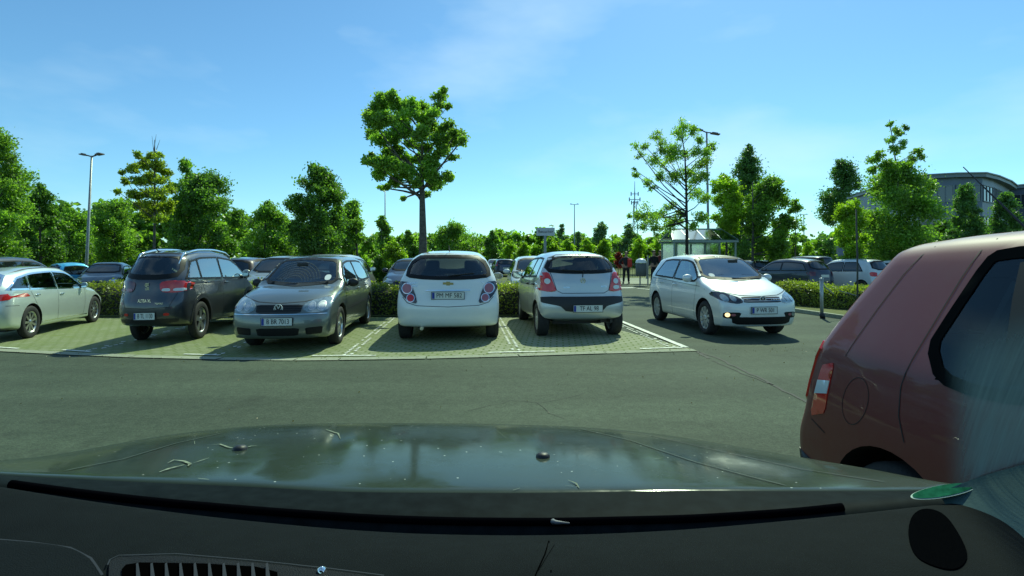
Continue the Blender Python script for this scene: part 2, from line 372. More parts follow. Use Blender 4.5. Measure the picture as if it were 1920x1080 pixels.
    def finish(s, holes=True):
        if not holes or not s.cut: return
        bm = bmesh.new(); bm.from_mesh(s.o.data); kill = []
        C = np.array([f.calc_center_median() for f in bm.faces]); Nn = np.array([f.normal for f in bm.faces]); k = np.zeros(len(C), bool)
        for P, side in s.cut:
            a, b, nd = {'L': (C[:, 1], C[:, 2], -Nn[:, 0]), 'R': (C[:, 1], C[:, 2], Nn[:, 0]), 'B': (C[:, 0], C[:, 2], -Nn[:, 1]), 'F': (C[:, 0], C[:, 2], Nn[:, 1]), 'T': (C[:, 0], C[:, 1], Nn[:, 2])}[side]
            k |= inpoly(P, a, b) & (nd > 0.12)
        bm.faces.ensure_lookup_table()
        bmesh.ops.delete(bm, geom=[bm.faces[i] for i in np.nonzero(k)[0]], context='FACES'); bm.to_mesh(s.o.data); bm.free()

def wheel(root, x, y, r, wd, style, sx, name='wheel'):
    """tyre with a rim as its child"""
    mb = MB(); h = wd / 2; rr = r * 0.66
    pr = [(rr, -h * 0.8), (rr + 0.012, -h), (r * 0.86, -h * 1.04), (r * 0.96, -h * 0.93), (r, -h * 0.7), (r, h * 0.7), (r * 0.96, h * 0.93), (r * 0.86, h * 1.04), (rr + 0.012, h), (rr, h * 0.8)]
    mb.lathe(pr, 'X', 36)
    for q in (-0.35, 0.0, 0.35): mb.lathe([(r + 0.001, h * q - 0.006), (r + 0.001, h * q + 0.006)], 'X', 36)
    t = mb.build(name, RUB, root, True); t.location = (x, y, r)
    m2 = MB(); m2.lathe([(rr + 0.004, -h * .8), (rr - 0.02, -h * .6), (rr - 0.025, h * 0.5), (rr - 0.008, h * .78), (rr + 0.006, h * 0.84), (rr + 0.006, h * .9)], 'X', 36, m=0)
    m2.lathe([(rr - 0.02, h * 0.1), (0.001, h * 0.1)], 'X', 24, m=1)
    mats = [ALLOY, RIMIN]; n = style.get('n', 5); wd_ = style.get('w', 0.055); cap = style.get('cap', False)
    if cap: mats = [HUBCAP, RIMIN]
    fx = h * (0.86 if cap else 0.72)
    def spoke(a, w0, w1, r0, r1, x0, x1, th=0.02):
        c, s_ = math.cos(a), math.sin(a); V = []
        for rad, hw, xx in ((r0, w0 / 2, x0), (r1, w1 / 2, x1)):
            for dx in (0, -th):
                for sg in (-1, 1): V.append((xx + dx, rad * c - sg * hw * s_, rad * s_ + sg * hw * c))
        m2.add(V, [(0, 1, 5, 4), (2, 6, 7, 3), (0, 4, 6, 2), (1, 3, 7, 5)], 0)
    for k in range(n):
        a = 2 * math.pi * k / n + 0.3
        if style.get('split'):
            for dd in (-style['split'], style['split']): spoke(a + dd, wd_, wd_, 0.05, rr, fx * 0.85, fx)
        else: spoke(a, wd_ * 0.8, wd_ * style.get('flare', 1.2), 0.04, rr, fx * 0.85, fx)
    m2.lathe([(0.001, fx + .006), (0.03, fx + 0.006), (0.05, fx * 0.9), (0.055, fx * .5)], 'X', 18, m=0)
    o = m2.build('rim', mats, t, False)
    if sx < 0: t.rotation_euler = (0, 0, math.pi)
    return t

def text_mesh(txt, size, ext=0.0012):
    c = bpy.data.curves.new('t', 'FONT'); c.body = txt; c.size = size; c.align_x = 'CENTER'; c.align_y = 'CENTER'; c.extrude = ext
    o = bpy.data.objects.new('t', c); COL.objects.link(o); me = bpy.data.meshes.new_from_object(o); bpy.data.objects.remove(o); return me
def plate(sh, root, txt, face, x, z, tilt=0.0, wd=0.52, hgt=0.11, size=0.105):
    p, n = sh.hit(face, x, z); sg = -1 if face == 'B' else 1; y = p.y + sg * 0.02
    mb = MB(); mb.box(-wd / 2, wd / 2, -0.006, 0.006, -hgt / 2, hgt / 2, 0); mb.box(-wd / 2 + 0.006, -wd / 2 + 0.046, -0.009, -0.0055, -hgt / 2 + 0.006, hgt / 2 - 0.006, 1)
    for a in ((-wd / 2 - .008, wd / 2 + .008, hgt / 2, hgt / 2 + .008), (-wd / 2 - .008, wd / 2 + .008, -hgt / 2 - .008, -hgt / 2), (-wd / 2 - .008, -wd / 2, -hgt / 2, hgt / 2), (wd / 2, wd / 2 + .008, -hgt / 2, hgt / 2)):
        mb.box(a[0], a[1], -0.008, 0.006, a[2], a[3], 2)
    o = mb.build('number_plate', [PLW, PLB, BLK], root); o.location = (x, y, z); o.rotation_euler = (tilt, 0, 0 if face == 'B' else math.pi)
    t = link_mesh('lettering', text_mesh(txt, size), INK, o); t.location = (0.02, -0.008, 0); t.rotation_euler = (R(90), 0, 0); t.scale = (0.86, 1, 1)
    return o
def badge(sh, root, name, strokes, m, face, x, z, wdt=0.008, ring=None, disc=None, parent=None):
    p, n = sh.hit(face, x, z); sg = -1 if face == 'B' else 1; y = p.y + sg * 0.006; mb = MB()
    fx = 1 if face == 'B' else -1
    for pl in strokes:
        for a, b in zip(pl[:-1], pl[1:]):
            a = Vector(a); b = Vector(b); d = (b - a).normalized(); nn = Vector((-d.y, d.x)) * wdt / 2
            q = [a - nn, b - nn, b + nn, a + nn]; V = [(v.x * fx, sg * 0.004, v.y) for v in q] + [(v.x * fx, -sg * 0.006, v.y) for v in q]
            mb.add(V, [(0, 1, 2, 3), (0, 4, 5, 1), (1, 5, 6, 2), (2, 6, 7, 3), (3, 7, 4, 0)], 0)
    if ring: mb.lathe([(ring, -sg * 0.006), (ring, sg * 0.005), (ring - wdt, sg * 0.005), (ring - wdt, -sg * .006)], 'Y', 24)
    if disc: mb.lathe([(disc, -0.001 * sg), (0.0001, -0.001 * sg)], 'Y', 24, m=1)
    o = mb.build(name, [m, SMOKE], parent or root); o.location = (x, y, z); return o
VW = [[(-0.022, 0.046), (0, 0.006), (0.022, 0.046)], [(-0.044, 0.022), (-0.017, -0.042), (0.0, -0.006), (0.017, -0.042), (0.044, 0.022)]]
def side_windows(sh, rings, segs, m, lo=0.02, hi=0.075, sides='LR', lean=None):
    """segs: (y_back, y_front, back_slant, front_slant): pane between two pillars, under the roof edge"""
    for (a, b, sa, sb) in segs:
        ys = np.linspace(min(a, a + sa), max(b, b + sb), 40); zl = sh.belt(ys) + lo; zh = np.interp(ys, sh.ys, sh.env) - hi
        band = [(y, z) for y, z in zip(ys, zl)] + [(y, max(z, zl_ + 0.005)) for y, z, zl_ in list(zip(ys, zh, zl))[::-1]]
        # clip to slanted pillar lines
        def clip(P, y0, sl, keep):
            zb = float(sh.belt(y0)) + lo; H_ = sh.q['H'] - hi - zb; out = []
            def f(p): return (p[0] - (y0 + sl * (p[1] - zb) / H_)) * keep
            for i in range(len(P)):
                p, q = P[i], P[(i + 1) % len(P)]; fp, fq = f(p), f(q)
                if fp >= 0: out.append(p)
                if (fp >= 0) != (fq >= 0): t = fp / (fp - fq); out.append((p[0] + (q[0] - p[0]) * t, p[1] + (q[1] - p[1]) * t))
            return out
        P = clip(band, a, sa, 1)
        if len(P) > 2: P = clip(P, b, sb, -1)
        if len(P) < 3: continue
        P = [p for i, p in enumerate(P) if math.dist(p, P[i - 1]) > 0.004]
        P = chaikin(P, 1, 0.3)
        for sd_ in sides: sh.window('side_window', P, sd_, m, rings=rings, ring=0.02, inner=0.014)
def mirror(sh, root, x, y, z, m, sx, big=1.0):
    bm = bmesh.new(); bmesh.ops.create_icosphere(bm, subdivisions=3, radius=1)
    for v in bm.verts:
        c = v.co; c.x *= 0.115 * big; c.y = c.y * 0.06 * big if c.y > 0 else c.y * 0.02; c.z *= 0.075 * big
    bmesh.ops.translate(bm, verts=bm.verts, vec=(x * sx, y, z))
    o = bm_obj('door_mirror', bm, m, root, True)
    mb = MB(); mb.box(-0.085 * big, 0.085 * big, -0.004, 0.0, -0.052 * big, 0.052 * big, 0, Matrix.Translation((x * sx, y - 0.022, z)))
    mb.build('mirror_glass', CHROME, o)
    mb = MB(); mb.tube([(x * sx * 0.9, y, z - 0.04), ((x - 0.16) * sx, y + 0.02, z - 0.07)], 0.02, 8); mb.build('mirror_stalk', BLK, o)
    return o
def handle(sh, root, side, y, z, m):
    p, n = sh.hit(side, y, z); sg = -1 if side == 'L' else 1
    mb = MB(); mb.tube([(p.x - sg * .005, y - 0.09, z), (p.x + sg * 0.03, y - 0.06, z), (p.x + sg * 0.03, y + 0.06, z), (p.x - sg * .005, y + 0.09, z)], [0.012, .014, .014, .012], 8)
    return mb.build('door_handle', m, root, True)
def seats(root, W_, y1=0.15, y2=-0.75, zc=0.55, bench=True, rear_hr=True):
    for sx in (-1, 1):
        st = rbox('seat', sx * W_ * 0.22, y1, zc + 0.3, 0.46, 0.14, 0.62, 0.06, SEATM, root, (R(12), 0, 0))
        rbox('headrest', sx * W_ * 0.22, y1 - 0.1, zc + 0.72, 0.27, 0.10, 0.19, 0.045, SEATM, st)
    if bench:
        st = rbox('rear_bench', 0, y2, zc + 0.22, W_ * 0.72, 0.16, 0.55, 0.06, SEATM, root, (R(14), 0, 0))
        if rear_hr:
            for sx in (-1, 1): rbox('headrest', sx * W_ * 0.22, y2 - 0.09, zc + 0.56, 0.25, 0.09, 0.13, 0.035, SEATM, st)
def cabin(root, W_, yd, zd=0.92, yw=None, lhd=True):
    rbox('dash_panel', 0, yd, zd - 0.14, W_ * 0.8, 0.5, 0.24, 0.06, BLK, root)
    mb = MB(); pts = [(-W_ * 0.22 + 0.18 * math.cos(a), yd - 0.38 + 0.05 * math.sin(a), zd - 0.04 + 0.18 * math.sin(a)) for a in np.linspace(0, 2 * math.pi, 20)]
    mb.tube(pts, 0.014, 6, cap=False); mb.tube([pts[0], pts[10]], 0.015, 6); mb.build('steering_wheel', BLK, root, True)
    rbox('interior_mirror', 0, yd + 0.02, zd + 0.40, 0.22, 0.02, 0.06, 0.008, BLK, root)

COMMON_SIDE = [(0.15, 0.93), (0.3, 0.975), (0.5, 1.0), (0.72, 0.995), (0.95, 0.955)]
def car_base(q, loc, rz, scale, label, group=None, wheels=None):
    root = empty(q['name'], (loc[0], loc[1], 0), rz); root.scale = scale
    tag(root, label, q.get('cat', 'car'), group); bpy.context.view_layer.update()
    sh = Shell(q, root); st = wheels or q.get('rim', {})
    for sx in (-1, 1):
        for ya in (q['ra'], q['fa']): wheel(root, sx * (q['W'] / 2 - 0.125), ya, q['wr'], 0.2, st, sx)
    if q.get('floor', True):
        fz = q.get('fz', .19); mb = MB(); mb.box(-q['W'] / 2 + 0.34, q['W'] / 2 - 0.34, -q['L'] / 2 + 0.55, q['L'] / 2 - 0.5, fz, fz + .1); mb.tube([(-.45, q['ra'], q['wr']), (.45, q['ra'], q['wr'])], 0.04, 8)
        mb.tube([(q['W'] / 2 - .2, q['ra'] - .05, q['wr']), (-q['W'] / 2 + .2, q['ra'] - .05, q['wr'])], 0.03, 8); mb.build('underbody', BLK, root)
    return root, sh

# ------------------------------------------------------------------ ground: lawn, asphalt, pavers, kerbs, markings
def ground_mat(name, c1, c2, scale, rough=0.9, bump=0.3, speck=0.0, patch=None):
    m, n, l, b = newmat(name); t = n.new('ShaderNodeTexCoord')
    x = n.new('ShaderNodeTexNoise'); x.inputs['Scale'].default_value = scale; x.inputs['Detail'].default_value = 8; x.inputs['Roughness'].default_value = 0.65; l.new(t.outputs['Object'], x.inputs[0])
    x2 = n.new('ShaderNodeTexNoise'); x2.inputs['Scale'].default_value = 0.35; x2.inputs['Detail'].default_value = 5; l.new(t.outputs['Object'], x2.inputs[0])
    a = n.new('ShaderNodeMath'); a.operation = 'ADD'; l.new(x.outputs[0], a.inputs[0]); l.new(x2.outputs[0], a.inputs[1])
    r_ = n.new('ShaderNodeMapRange'); r_.inputs[1].default_value = 0.72; r_.inputs[2].default_value = 1.28; l.new(a.outputs[0], r_.inputs[0])
    mx = n.new('ShaderNodeMix'); mx.data_type = 'RGBA'; mx.inputs[6].default_value = (*c1, 1); mx.inputs[7].default_value = (*c2, 1); l.new(r_.outputs[0], mx.inputs[0]); out = mx.outputs[2]
    if speck:
        v = n.new('ShaderNodeTexVoronoi'); v.inputs['Scale'].default_value = 95; l.new(t.outputs['Object'], v.inputs['Vector'])
        rv = n.new('ShaderNodeMapRange'); rv.inputs[3].default_value = 1 - speck; rv.inputs[4].default_value = 1 + speck; sx = n.new('ShaderNodeSeparateColor'); l.new(v.outputs['Color'], sx.inputs[0]); l.new(sx.outputs[0], rv.inputs[0])
        m2 = n.new('ShaderNodeMix'); m2.data_type = 'RGBA'; m2.blend_type = 'MULTIPLY'; m2.inputs[0].default_value = 1; l.new(out, m2.inputs[6]); l.new(rv.outputs[0], m2.inputs[7]); out = m2.outputs[2]
    if speck:
        mp_ = n.new('ShaderNodeMapping'); mp_.inputs['Scale'].default_value = (.16, 1.5, 1); mp_.inputs['Rotation'].default_value = (0, 0, .12); l.new(t.outputs['Object'], mp_.inputs[0])
        y1 = n.new('ShaderNodeTexNoise'); y1.inputs['Scale'].default_value = 1.0; y1.inputs['Detail'].default_value = 4; l.new(mp_.outputs[0], y1.inputs[0])
        y2 = n.new('ShaderNodeTexNoise'); y2.inputs['Scale'].default_value = 1.7; y2.inputs['Detail'].default_value = 7; y2.inputs['Roughness'].default_value = .6; l.new(t.outputs['Object'], y2.inputs[0])
        q1 = n.new('ShaderNodeMapRange'); q1.inputs[1].default_value = .35; q1.inputs[2].default_value = .65; q1.inputs[3].default_value = .84; q1.inputs[4].default_value = 1.14; l.new(y1.outputs[0], q1.inputs[0])
        q2 = n.new('ShaderNodeMapRange'); q2.inputs[1].default_value = .58; q2.inputs[2].default_value = .70; q2.inputs[3].default_value = 1.0; q2.inputs[4].default_value = .74; l.new(y2.outputs[0], q2.inputs[0])
        mq = n.new('ShaderNodeMath'); mq.operation = 'MULTIPLY'; l.new(q1.outputs[0], mq.inputs[0]); l.new(q2.outputs[0], mq.inputs[1])
        m4 = n.new('ShaderNodeMix'); m4.data_type = 'RGBA'; m4.blend_type = 'MULTIPLY'; m4.inputs[0].default_value = 1; l.new(out, m4.inputs[6]); l.new(mq.outputs[0], m4.inputs[7]); out = m4.outputs[2]
    l.new(out, b.inputs['Base Color']); b.inputs['Roughness'].default_value = rough; b.inputs['Specular IOR Level'].default_value = .3
    u = n.new('ShaderNodeBump'); u.inputs['Strength'].default_value = bump; u.inputs['Distance'].default_value = 0.01
    x3 = n.new('ShaderNodeTexNoise'); x3.inputs['Scale'].default_value = 120; x3.inputs['Detail'].default_value = 3; l.new(t.outputs['Object'], x3.inputs[0]); l.new(x3.outputs[0], u.inputs['Height']); l.new(u.outputs[0], b.inputs['Normal'])
    return m
def paver_mat():
    """rhombic lattice of concrete grass pavers, mossy joints, greener to the left"""
    m, n, l, b = newmat('grass_pavers'); t = n.new('ShaderNodeTexCoord')
    rot = n.new('ShaderNodeMapping'); rot.inputs['Rotation'].default_value = (0, 0, R(5)); l.new(t.outputs['Object'], rot.inputs[0])
    br = n.new('ShaderNodeTexBrick'); br.inputs['Scale'].default_value = 1.0; br.inputs['Brick Width'].default_value = 0.20; br.inputs['Row Height'].default_value = 0.115; br.inputs['Mortar Size'].default_value = 0.017; br.inputs['Mortar Smooth'].default_value = 0.5
    br.offset = 0.5; l.new(rot.outputs[0], br.inputs[0])
    wn = n.new('ShaderNodeTexNoise'); wn.inputs['Scale'].default_value = 5.0; wn.inputs['Detail'].default_value = 6; wn.inputs['Roughness'].default_value = 0.7; l.new(t.outputs['Object'], wn.inputs[0])
    sp = n.new('ShaderNodeSeparateXYZ'); l.new(t.outputs['Object'], sp.inputs[0])
    gx = n.new('ShaderNodeMapRange'); gx.inputs[1].default_value = -3.2; gx.inputs[2].default_value = 0.4; gx.inputs[3].default_value = 0.50; gx.inputs[4].default_value = 0.02; l.new(sp.outputs[0], gx.inputs[0])
    big = n.new('ShaderNodeTexNoise'); big.inputs['Scale'].default_value = 1.1; big.inputs['Detail'].default_value = 4; l.new(t.outputs['Object'], big.inputs[0])
    a = n.new('ShaderNodeMath'); a.operation = 'ADD'; l.new(gx.outputs[0], a.inputs[0])
    s1 = n.new('ShaderNodeMath'); s1.operation = 'MULTIPLY_ADD'; s1.inputs[1].default_value = 1.6; s1.inputs[2].default_value = -0.68; l.new(wn.outputs[0], s1.inputs[0])
    l.new(s1.outputs[0], a.inputs[1])
    s2 = n.new('ShaderNodeMath'); s2.operation = 'MULTIPLY_ADD'; s2.inputs[1].default_value = 0.9; s2.inputs[2].default_value = -0.45; l.new(big.outputs[0], s2.inputs[0])
    a3 = n.new('ShaderNodeMath'); a3.operation = 'ADD'; l.new(a.outputs[0], a3.inputs[0]); l.new(s2.outputs[0], a3.inputs[1])
    a2 = n.new('ShaderNodeMath'); a2.operation = 'ADD'; a2.use_clamp = True; l.new(a3.outputs[0], a2.inputs[0]); l.new(br.outputs['Fac'], a2.inputs[1])
    mx = n.new('ShaderNodeMix'); mx.data_type = 'RGBA'; mx.inputs[6].default_value = (0.30, 0.31, 0.21, 1); l.new(a2.outputs[0], mx.inputs[0])
    gm = n.new('ShaderNodeMix'); gm.data_type = 'RGBA'; gm.inputs[6].default_value = (0.075, 0.115, 0.022, 1); gm.inputs[7].default_value = (0.17, 0.21, 0.055, 1); l.new(wn.outputs[0], gm.inputs[0]); l.new(gm.outputs[2], mx.inputs[7])
    l.new(mx.outputs[2], b.inputs['Base Color']); b.inputs['Roughness'].default_value = 0.9
    u = n.new('ShaderNodeBump'); u.inputs['Strength'].default_value = 0.7; u.inputs['Distance'].default_value = 0.015; u.invert = True; l.new(a2.outputs[0], u.inputs['Height']); l.new(u.outputs[0], b.inputs['Normal'])
    return m
ASPH = ground_mat('asphalt', (0.038, 0.054, 0.033), (0.066, 0.086, 0.056), 9, 0.85, 0.35, 0.30)
LAWN = ground_mat('lawn', (0.06, 0.085, 0.02), (0.15, 0.16, 0.05), 6, 0.95, 0.6)
KERB = ground_mat('kerb_concrete', (0.22, 0.24, 0.17), (0.34, 0.36, 0.27), 14, 0.9, 0.4)
WHITE = mat('marking_white', (0.62, 0.64, 0.56), 0.7, var=0.35, vscale=14); PAV = paver_mat()
def sheet(name, pts, z, m, kind='structure'):
    o = mk(name, [(x, y, z) for x, y in pts], [tuple(range(len(pts)))], m); tag(o, kind=kind)
    if o.data.polygons[0].normal.z < 0: o.data.flip_normals()
    return o
sheet('ground', [(-900, -60), (900, -60), (900, 1500), (-900, 1500)], -0.012, LAWN)
KL = [G(-300, 640), G(-120, 648), G(0, 655), G(120, 661), G(260, 667), G(420, 671), G(560, 672.5), G(640, 672), G(800, 669.5), G(970, 665), G(1130, 660), G(1298, 655)]
# near aisle and the drive that runs past the row to the back
sheet('car_park_road', [(-30, -25), (30, -25), (34, 9.0), G(1900, 640), G(1760, 626), G(1640, 607), G(1560, 596), G(1475, 584), G(1430, 570), G(1400, 552), G(1385, 541), (10.5, 24), (60, 26.5), (60, 31), (-2.2, 31.5), (-3, 60), (-9, 60), (-6.5, 24), (-30, 22), (-30, 14.3), (0.75, 14.3), (1.0, 13.2), (1.25, 12.0)] + [(-9, 9.0), (-30, 9)], 0.0, ASPH)
pv = [KL[i] for i in range(len(KL))]
back = [(1.32, 12.0), (-1.0, 12.0), (-6, 11.9), (-11, 11.8), (-17, 11.6), (-17, 9)]
sheet('parking_bays', pv + back, 0.006, PAV)
def ribbon(pl, w0, w1, z0, z1=None):
    V = []; Fc = []
    for i, p in enumerate(pl):
        a = Vector(pl[max(i - 1, 0)]); b = Vector(pl[min(i + 1, len(pl) - 1)]); d = (b - a).normalized(); nn = Vector((-d.y, d.x))
        V += [(p[0] + nn.x * w0, p[1] + nn.y * w0, z0), (p[0] + nn.x * w1, p[1] + nn.y * w1, z0 if z1 is None else z1)]
        if i: k = len(V); Fc.append((k - 4, k - 3, k - 1, k - 2))
    return V, Fc
def dens(pl, st):
    o = []
    for a, b in zip(pl[:-1], pl[1:]):
        k = max(1, int(math.dist(a, b) / st)); o += [(a[0] + (b[0] - a[0]) * t / k, a[1] + (b[1] - a[1]) * t / k) for t in range(k)]
    return o + [pl[-1]]
# flush concrete kerb stones along the front of the bays, with joints
kd = dens(KL, 1.0); mb = MB()
for a, b in zip(kd[:-1], kd[1:]):
    t = Vector(b) - Vector(a); a2 = Vector(a) + t * 0.006; b2 = Vector(b) - t * 0.006; mb.add(*ribbon([tuple(a2), tuple(b2)], -0.17, 0.0, 0.011 + rnd.uniform(-.002, .002)))
k_ = mb.build('kerb', KERB); tag(k_, kind='structure')
def stones(name, a, b, wdt=0.10, step=0.13, gap=0.45, p=0.75, z=0.0135, skew=0.4):
    mb = MB(); d = Vector(b) - Vector(a); n = int(d.length / step); d.normalize(); nn = Vector((-d.y, d.x))
    for i in range(n):
        for row in (-0.5, 0.5):
            if rnd.random() > p: continue
            c = Vector(a) + d * ((i + 0.5 + (0.5 if row > 0 else 0)) * step) + nn * row * wdt; s_ = step * gap * rnd.uniform(.7, 1.0); h = wdt * 0.42
            q = [c - d * s_ , c + nn * -h * .7, c + d * s_, c + nn * h * .9]
            mb.add([(v.x, v.y, z) for v in q], [(0, 1, 2, 3)])
    o = mb.build(name, WHITE); tag(o, kind='structure'); return o
def dirv(a, ln):      # bay lines run parallel to the parked cars
    vx = (872 - 960) / F; d = Vector((vx, 1)).normalized(); return (a[0] + d.x * ln, a[1] + d.y * ln)
for i, px in enumerate((160, 400, 648, 970)):
    a = G(px, {160: 661, 400: 669, 648: 670, 970: 662}[px]); b = dirv(a, 4.7); stones('bay_marking', a, b, wdt=0.09, p=0.8 if px > 500 else 0.35, gap=.5)
def line(name, pl, w_, z=0.016, m=WHITE):
    o = mk(name, *ribbon(dens(pl, 0.3), -w_ / 2, w_ / 2, z), m); tag(o, kind='structure'); return o
line('bay_marking', [G(1286, 653), dirv(G(1286, 653), 4.9)], 0.10)
stones('bay_marking', G(1262, 652.5), dirv(G(1262, 652.5), 4.6), wdt=0.08, p=0.7)
for a, b in (((915, 662.5), (1040, 660)), ((1200, 655.5), (1284, 652.8)), ((585, 668.5), (705, 668.2)), ((345, 665.5), (412, 667.5)), ((118, 657.5), (170, 661)), ((-10, 652), (35, 655))):
    line('bay_marking', [G(*a), G(*b)], 0.055)
# worn seams in the asphalt
SEAMM = mat('seam_tar', (0.022, 0.024, 0.02), 0.8)
def seam(pl, w_):
    pts = dens([G(*p) for p in pl], 0.12); pts = [(x + rnd.gauss(0, .012), y + rnd.gauss(0, .012)) for x, y in pts]
    V, Fc = ribbon(pts, -w_ / 2, w_ / 2, 0.004); o = mk('asphalt_seam', V, Fc, SEAMM); tag(o, kind='structure')
seam([(1300, 657), (1345, 672), (1400, 697), (1470, 733), (1540, 768), (1640, 822)], 0.035)
seam([(1335, 676), (1390, 700), (1450, 722)], 0.02)
seam([(1305, 660), (1330, 672)], 0.05)
def crack(pts):
    seam(pts, 0.005)
crack([(880, 770), (960, 752), (1010, 756), (1100, 738)]); crack([(1120, 700), (1190, 705), (1260, 700)]); crack([(1010, 756), (1030, 776), (1060, 786)])
# white line across the drive, far pavement, strip of paving and lawn beyond
line('road_marking', [G(1158, 540.5), G(1190, 540)], 0.5)
line('road_marking', [G(1195, 541), G(1260, 548)], 0.12)
sheet('pavement', [G(1100, 534), G(1700, 531), G(1700, 521), G(1100, 522)], 0.03, KERB)
mb = MB(); mb.add(*ribbon([G(1100, 536.5), G(1240, 539), G(1400, 537)], -0.1, 0.1, 0.1)); o = mb.build('kerb', KERB); tag(o, kind='structure')
# raised kerb round the right-hand planted island
isl = dens([G(1400, 552), G(1430, 569), G(1475, 583), G(1560, 596), G(1640, 607.5), G(1760, 626), G(1900, 640)], 0.5)
mb = MB(); mb.add(*ribbon(isl, 0, 0.12, 0.09)); mb.add(*ribbon(isl, 0, -0.001, 0.0, 0.09)); o = mb.build('kerb', KERB); tag(o, kind='structure')
sheet('verge', [(x, y + 0.1) for x, y in isl] + [(16, 16), (9, 18.5)], 0.06, LAWN)
sheet('verge', [(1.3, 12.0), (1.1, 12.9), (1.0, 13.9), (-30, 13.9), (-30, 11.5), (-17, 11.6), (-11, 11.8), (-6, 11.9), (-1.0, 12.0)], 0.03, LAWN)
sheet('parking_bays', [(8.5, 17), (26, 17), (26, 23.3), (8.8, 23.3)], 0.02, ASPH)

# ------------------------------------------------------------------ leaves, hedges and trees
def leaf_cloud(name, P, size, m, parent=None, flat=0.0, aspect=0.62):
    n = len(P); r_ = np.random.default_rng(abs(hash(name)) % 1000 + n)
    d = rng.normal(size=(n, 3)); d[:, 2] *= (1 - flat); d /= np.linalg.norm(d, axis=1)[:, None]
    e = rng.normal(size=(n, 3)); e -= (e * d).sum(1)[:, None] * d; e /= np.linalg.norm(e, axis=1)[:, None]
    s_ = size * rng.uniform(0.6, 1.25, n)[:, None]
    V = np.stack([P - d * s_, P + e * s_ * aspect - d * s_ * 0.1, P + d * s_, P - e * s_ * aspect - d * s_ * 0.1], 1).reshape(-1, 3)
    me = bpy.data.meshes.new(name); me.vertices.add(4 * n); me.vertices.foreach_set('co', V.ravel())
    me.loops.add(4 * n); me.loops.foreach_set('vertex_index', np.arange(4 * n)); me.polygons.add(n)
    me.polygons.foreach_set('loop_start', np.arange(0, 4 * n, 4)); me.polygons.foreach_set('loop_total', np.full(n, 4)); me.update(); me.validate()
    return link_mesh(name, me, m, parent)
LM = {
 'maple': leafmat('leaf_maple', (0.098, 0.195, 0.035), (0.215, 0.335, 0.07), 0.52, (0.42, 0.5, 0.18)),
 'dark': leafmat('leaf_dark', (0.058, 0.130, 0.028), (0.130, 0.235, 0.048), 0.46),
 'mid': leafmat('leaf_mid', (0.085, 0.172, 0.030), (0.185, 0.30, 0.06), 0.50),
 'young': leafmat('leaf_young', (0.12, 0.22, 0.018), (0.25, 0.36, 0.035), 0.52),
 'yellow': leafmat('leaf_yellow', (0.13, 0.185, 0.022), (0.27, 0.33, 0.05), 0.48),
 'hedge': leafmat('leaf_hedge', (0.10, 0.14, 0.022), (0.27, 0.31, 0.05), 0.34),
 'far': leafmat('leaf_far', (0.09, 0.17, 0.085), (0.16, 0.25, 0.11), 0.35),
 'conifer': leafmat('leaf_conifer', (0.045, 0.12, 0.036), (0.10, 0.19, 0.055), 0.4),
 'red': leafmat('leaf_red', (0.13, 0.012, 0.012), (0.24, 0.025, 0.02), 0.35)}
BARK = mat('bark', (0.085, 0.082, 0.07), 0.95, var=0.4, vscale=14, bump=0.5, bscale=30); BARKD = mat('dark_bark', (0.03, 0.03, 0.025), 0.95, var=0.3, vscale=12)
def cloud_pts(clumps, n, shell=0.5):
    C = np.array(clumps, float); sub = []
    for x, y, z, r_ in C:          # every clump is a spray of smaller leaf bunches of uneven size
        for q in range(9):
            d = rng.normal(size=3); d /= np.linalg.norm(d); rr = r_ * rng.uniform(.25, 1.05); sub.append((x + d[0] * rr, y + d[1] * rr, z + d[2] * rr * .85, r_ * rng.uniform(.22, .52)))
    C = np.array(sub); wgt = C[:, 3] ** 1.8; k = rng.choice(len(C), n, p=wgt / wgt.sum())
    d = rng.normal(size=(n, 3)) * 0.78
    return C[k, :3] + d * C[k, 3][:, None] * [1, 1, .8]
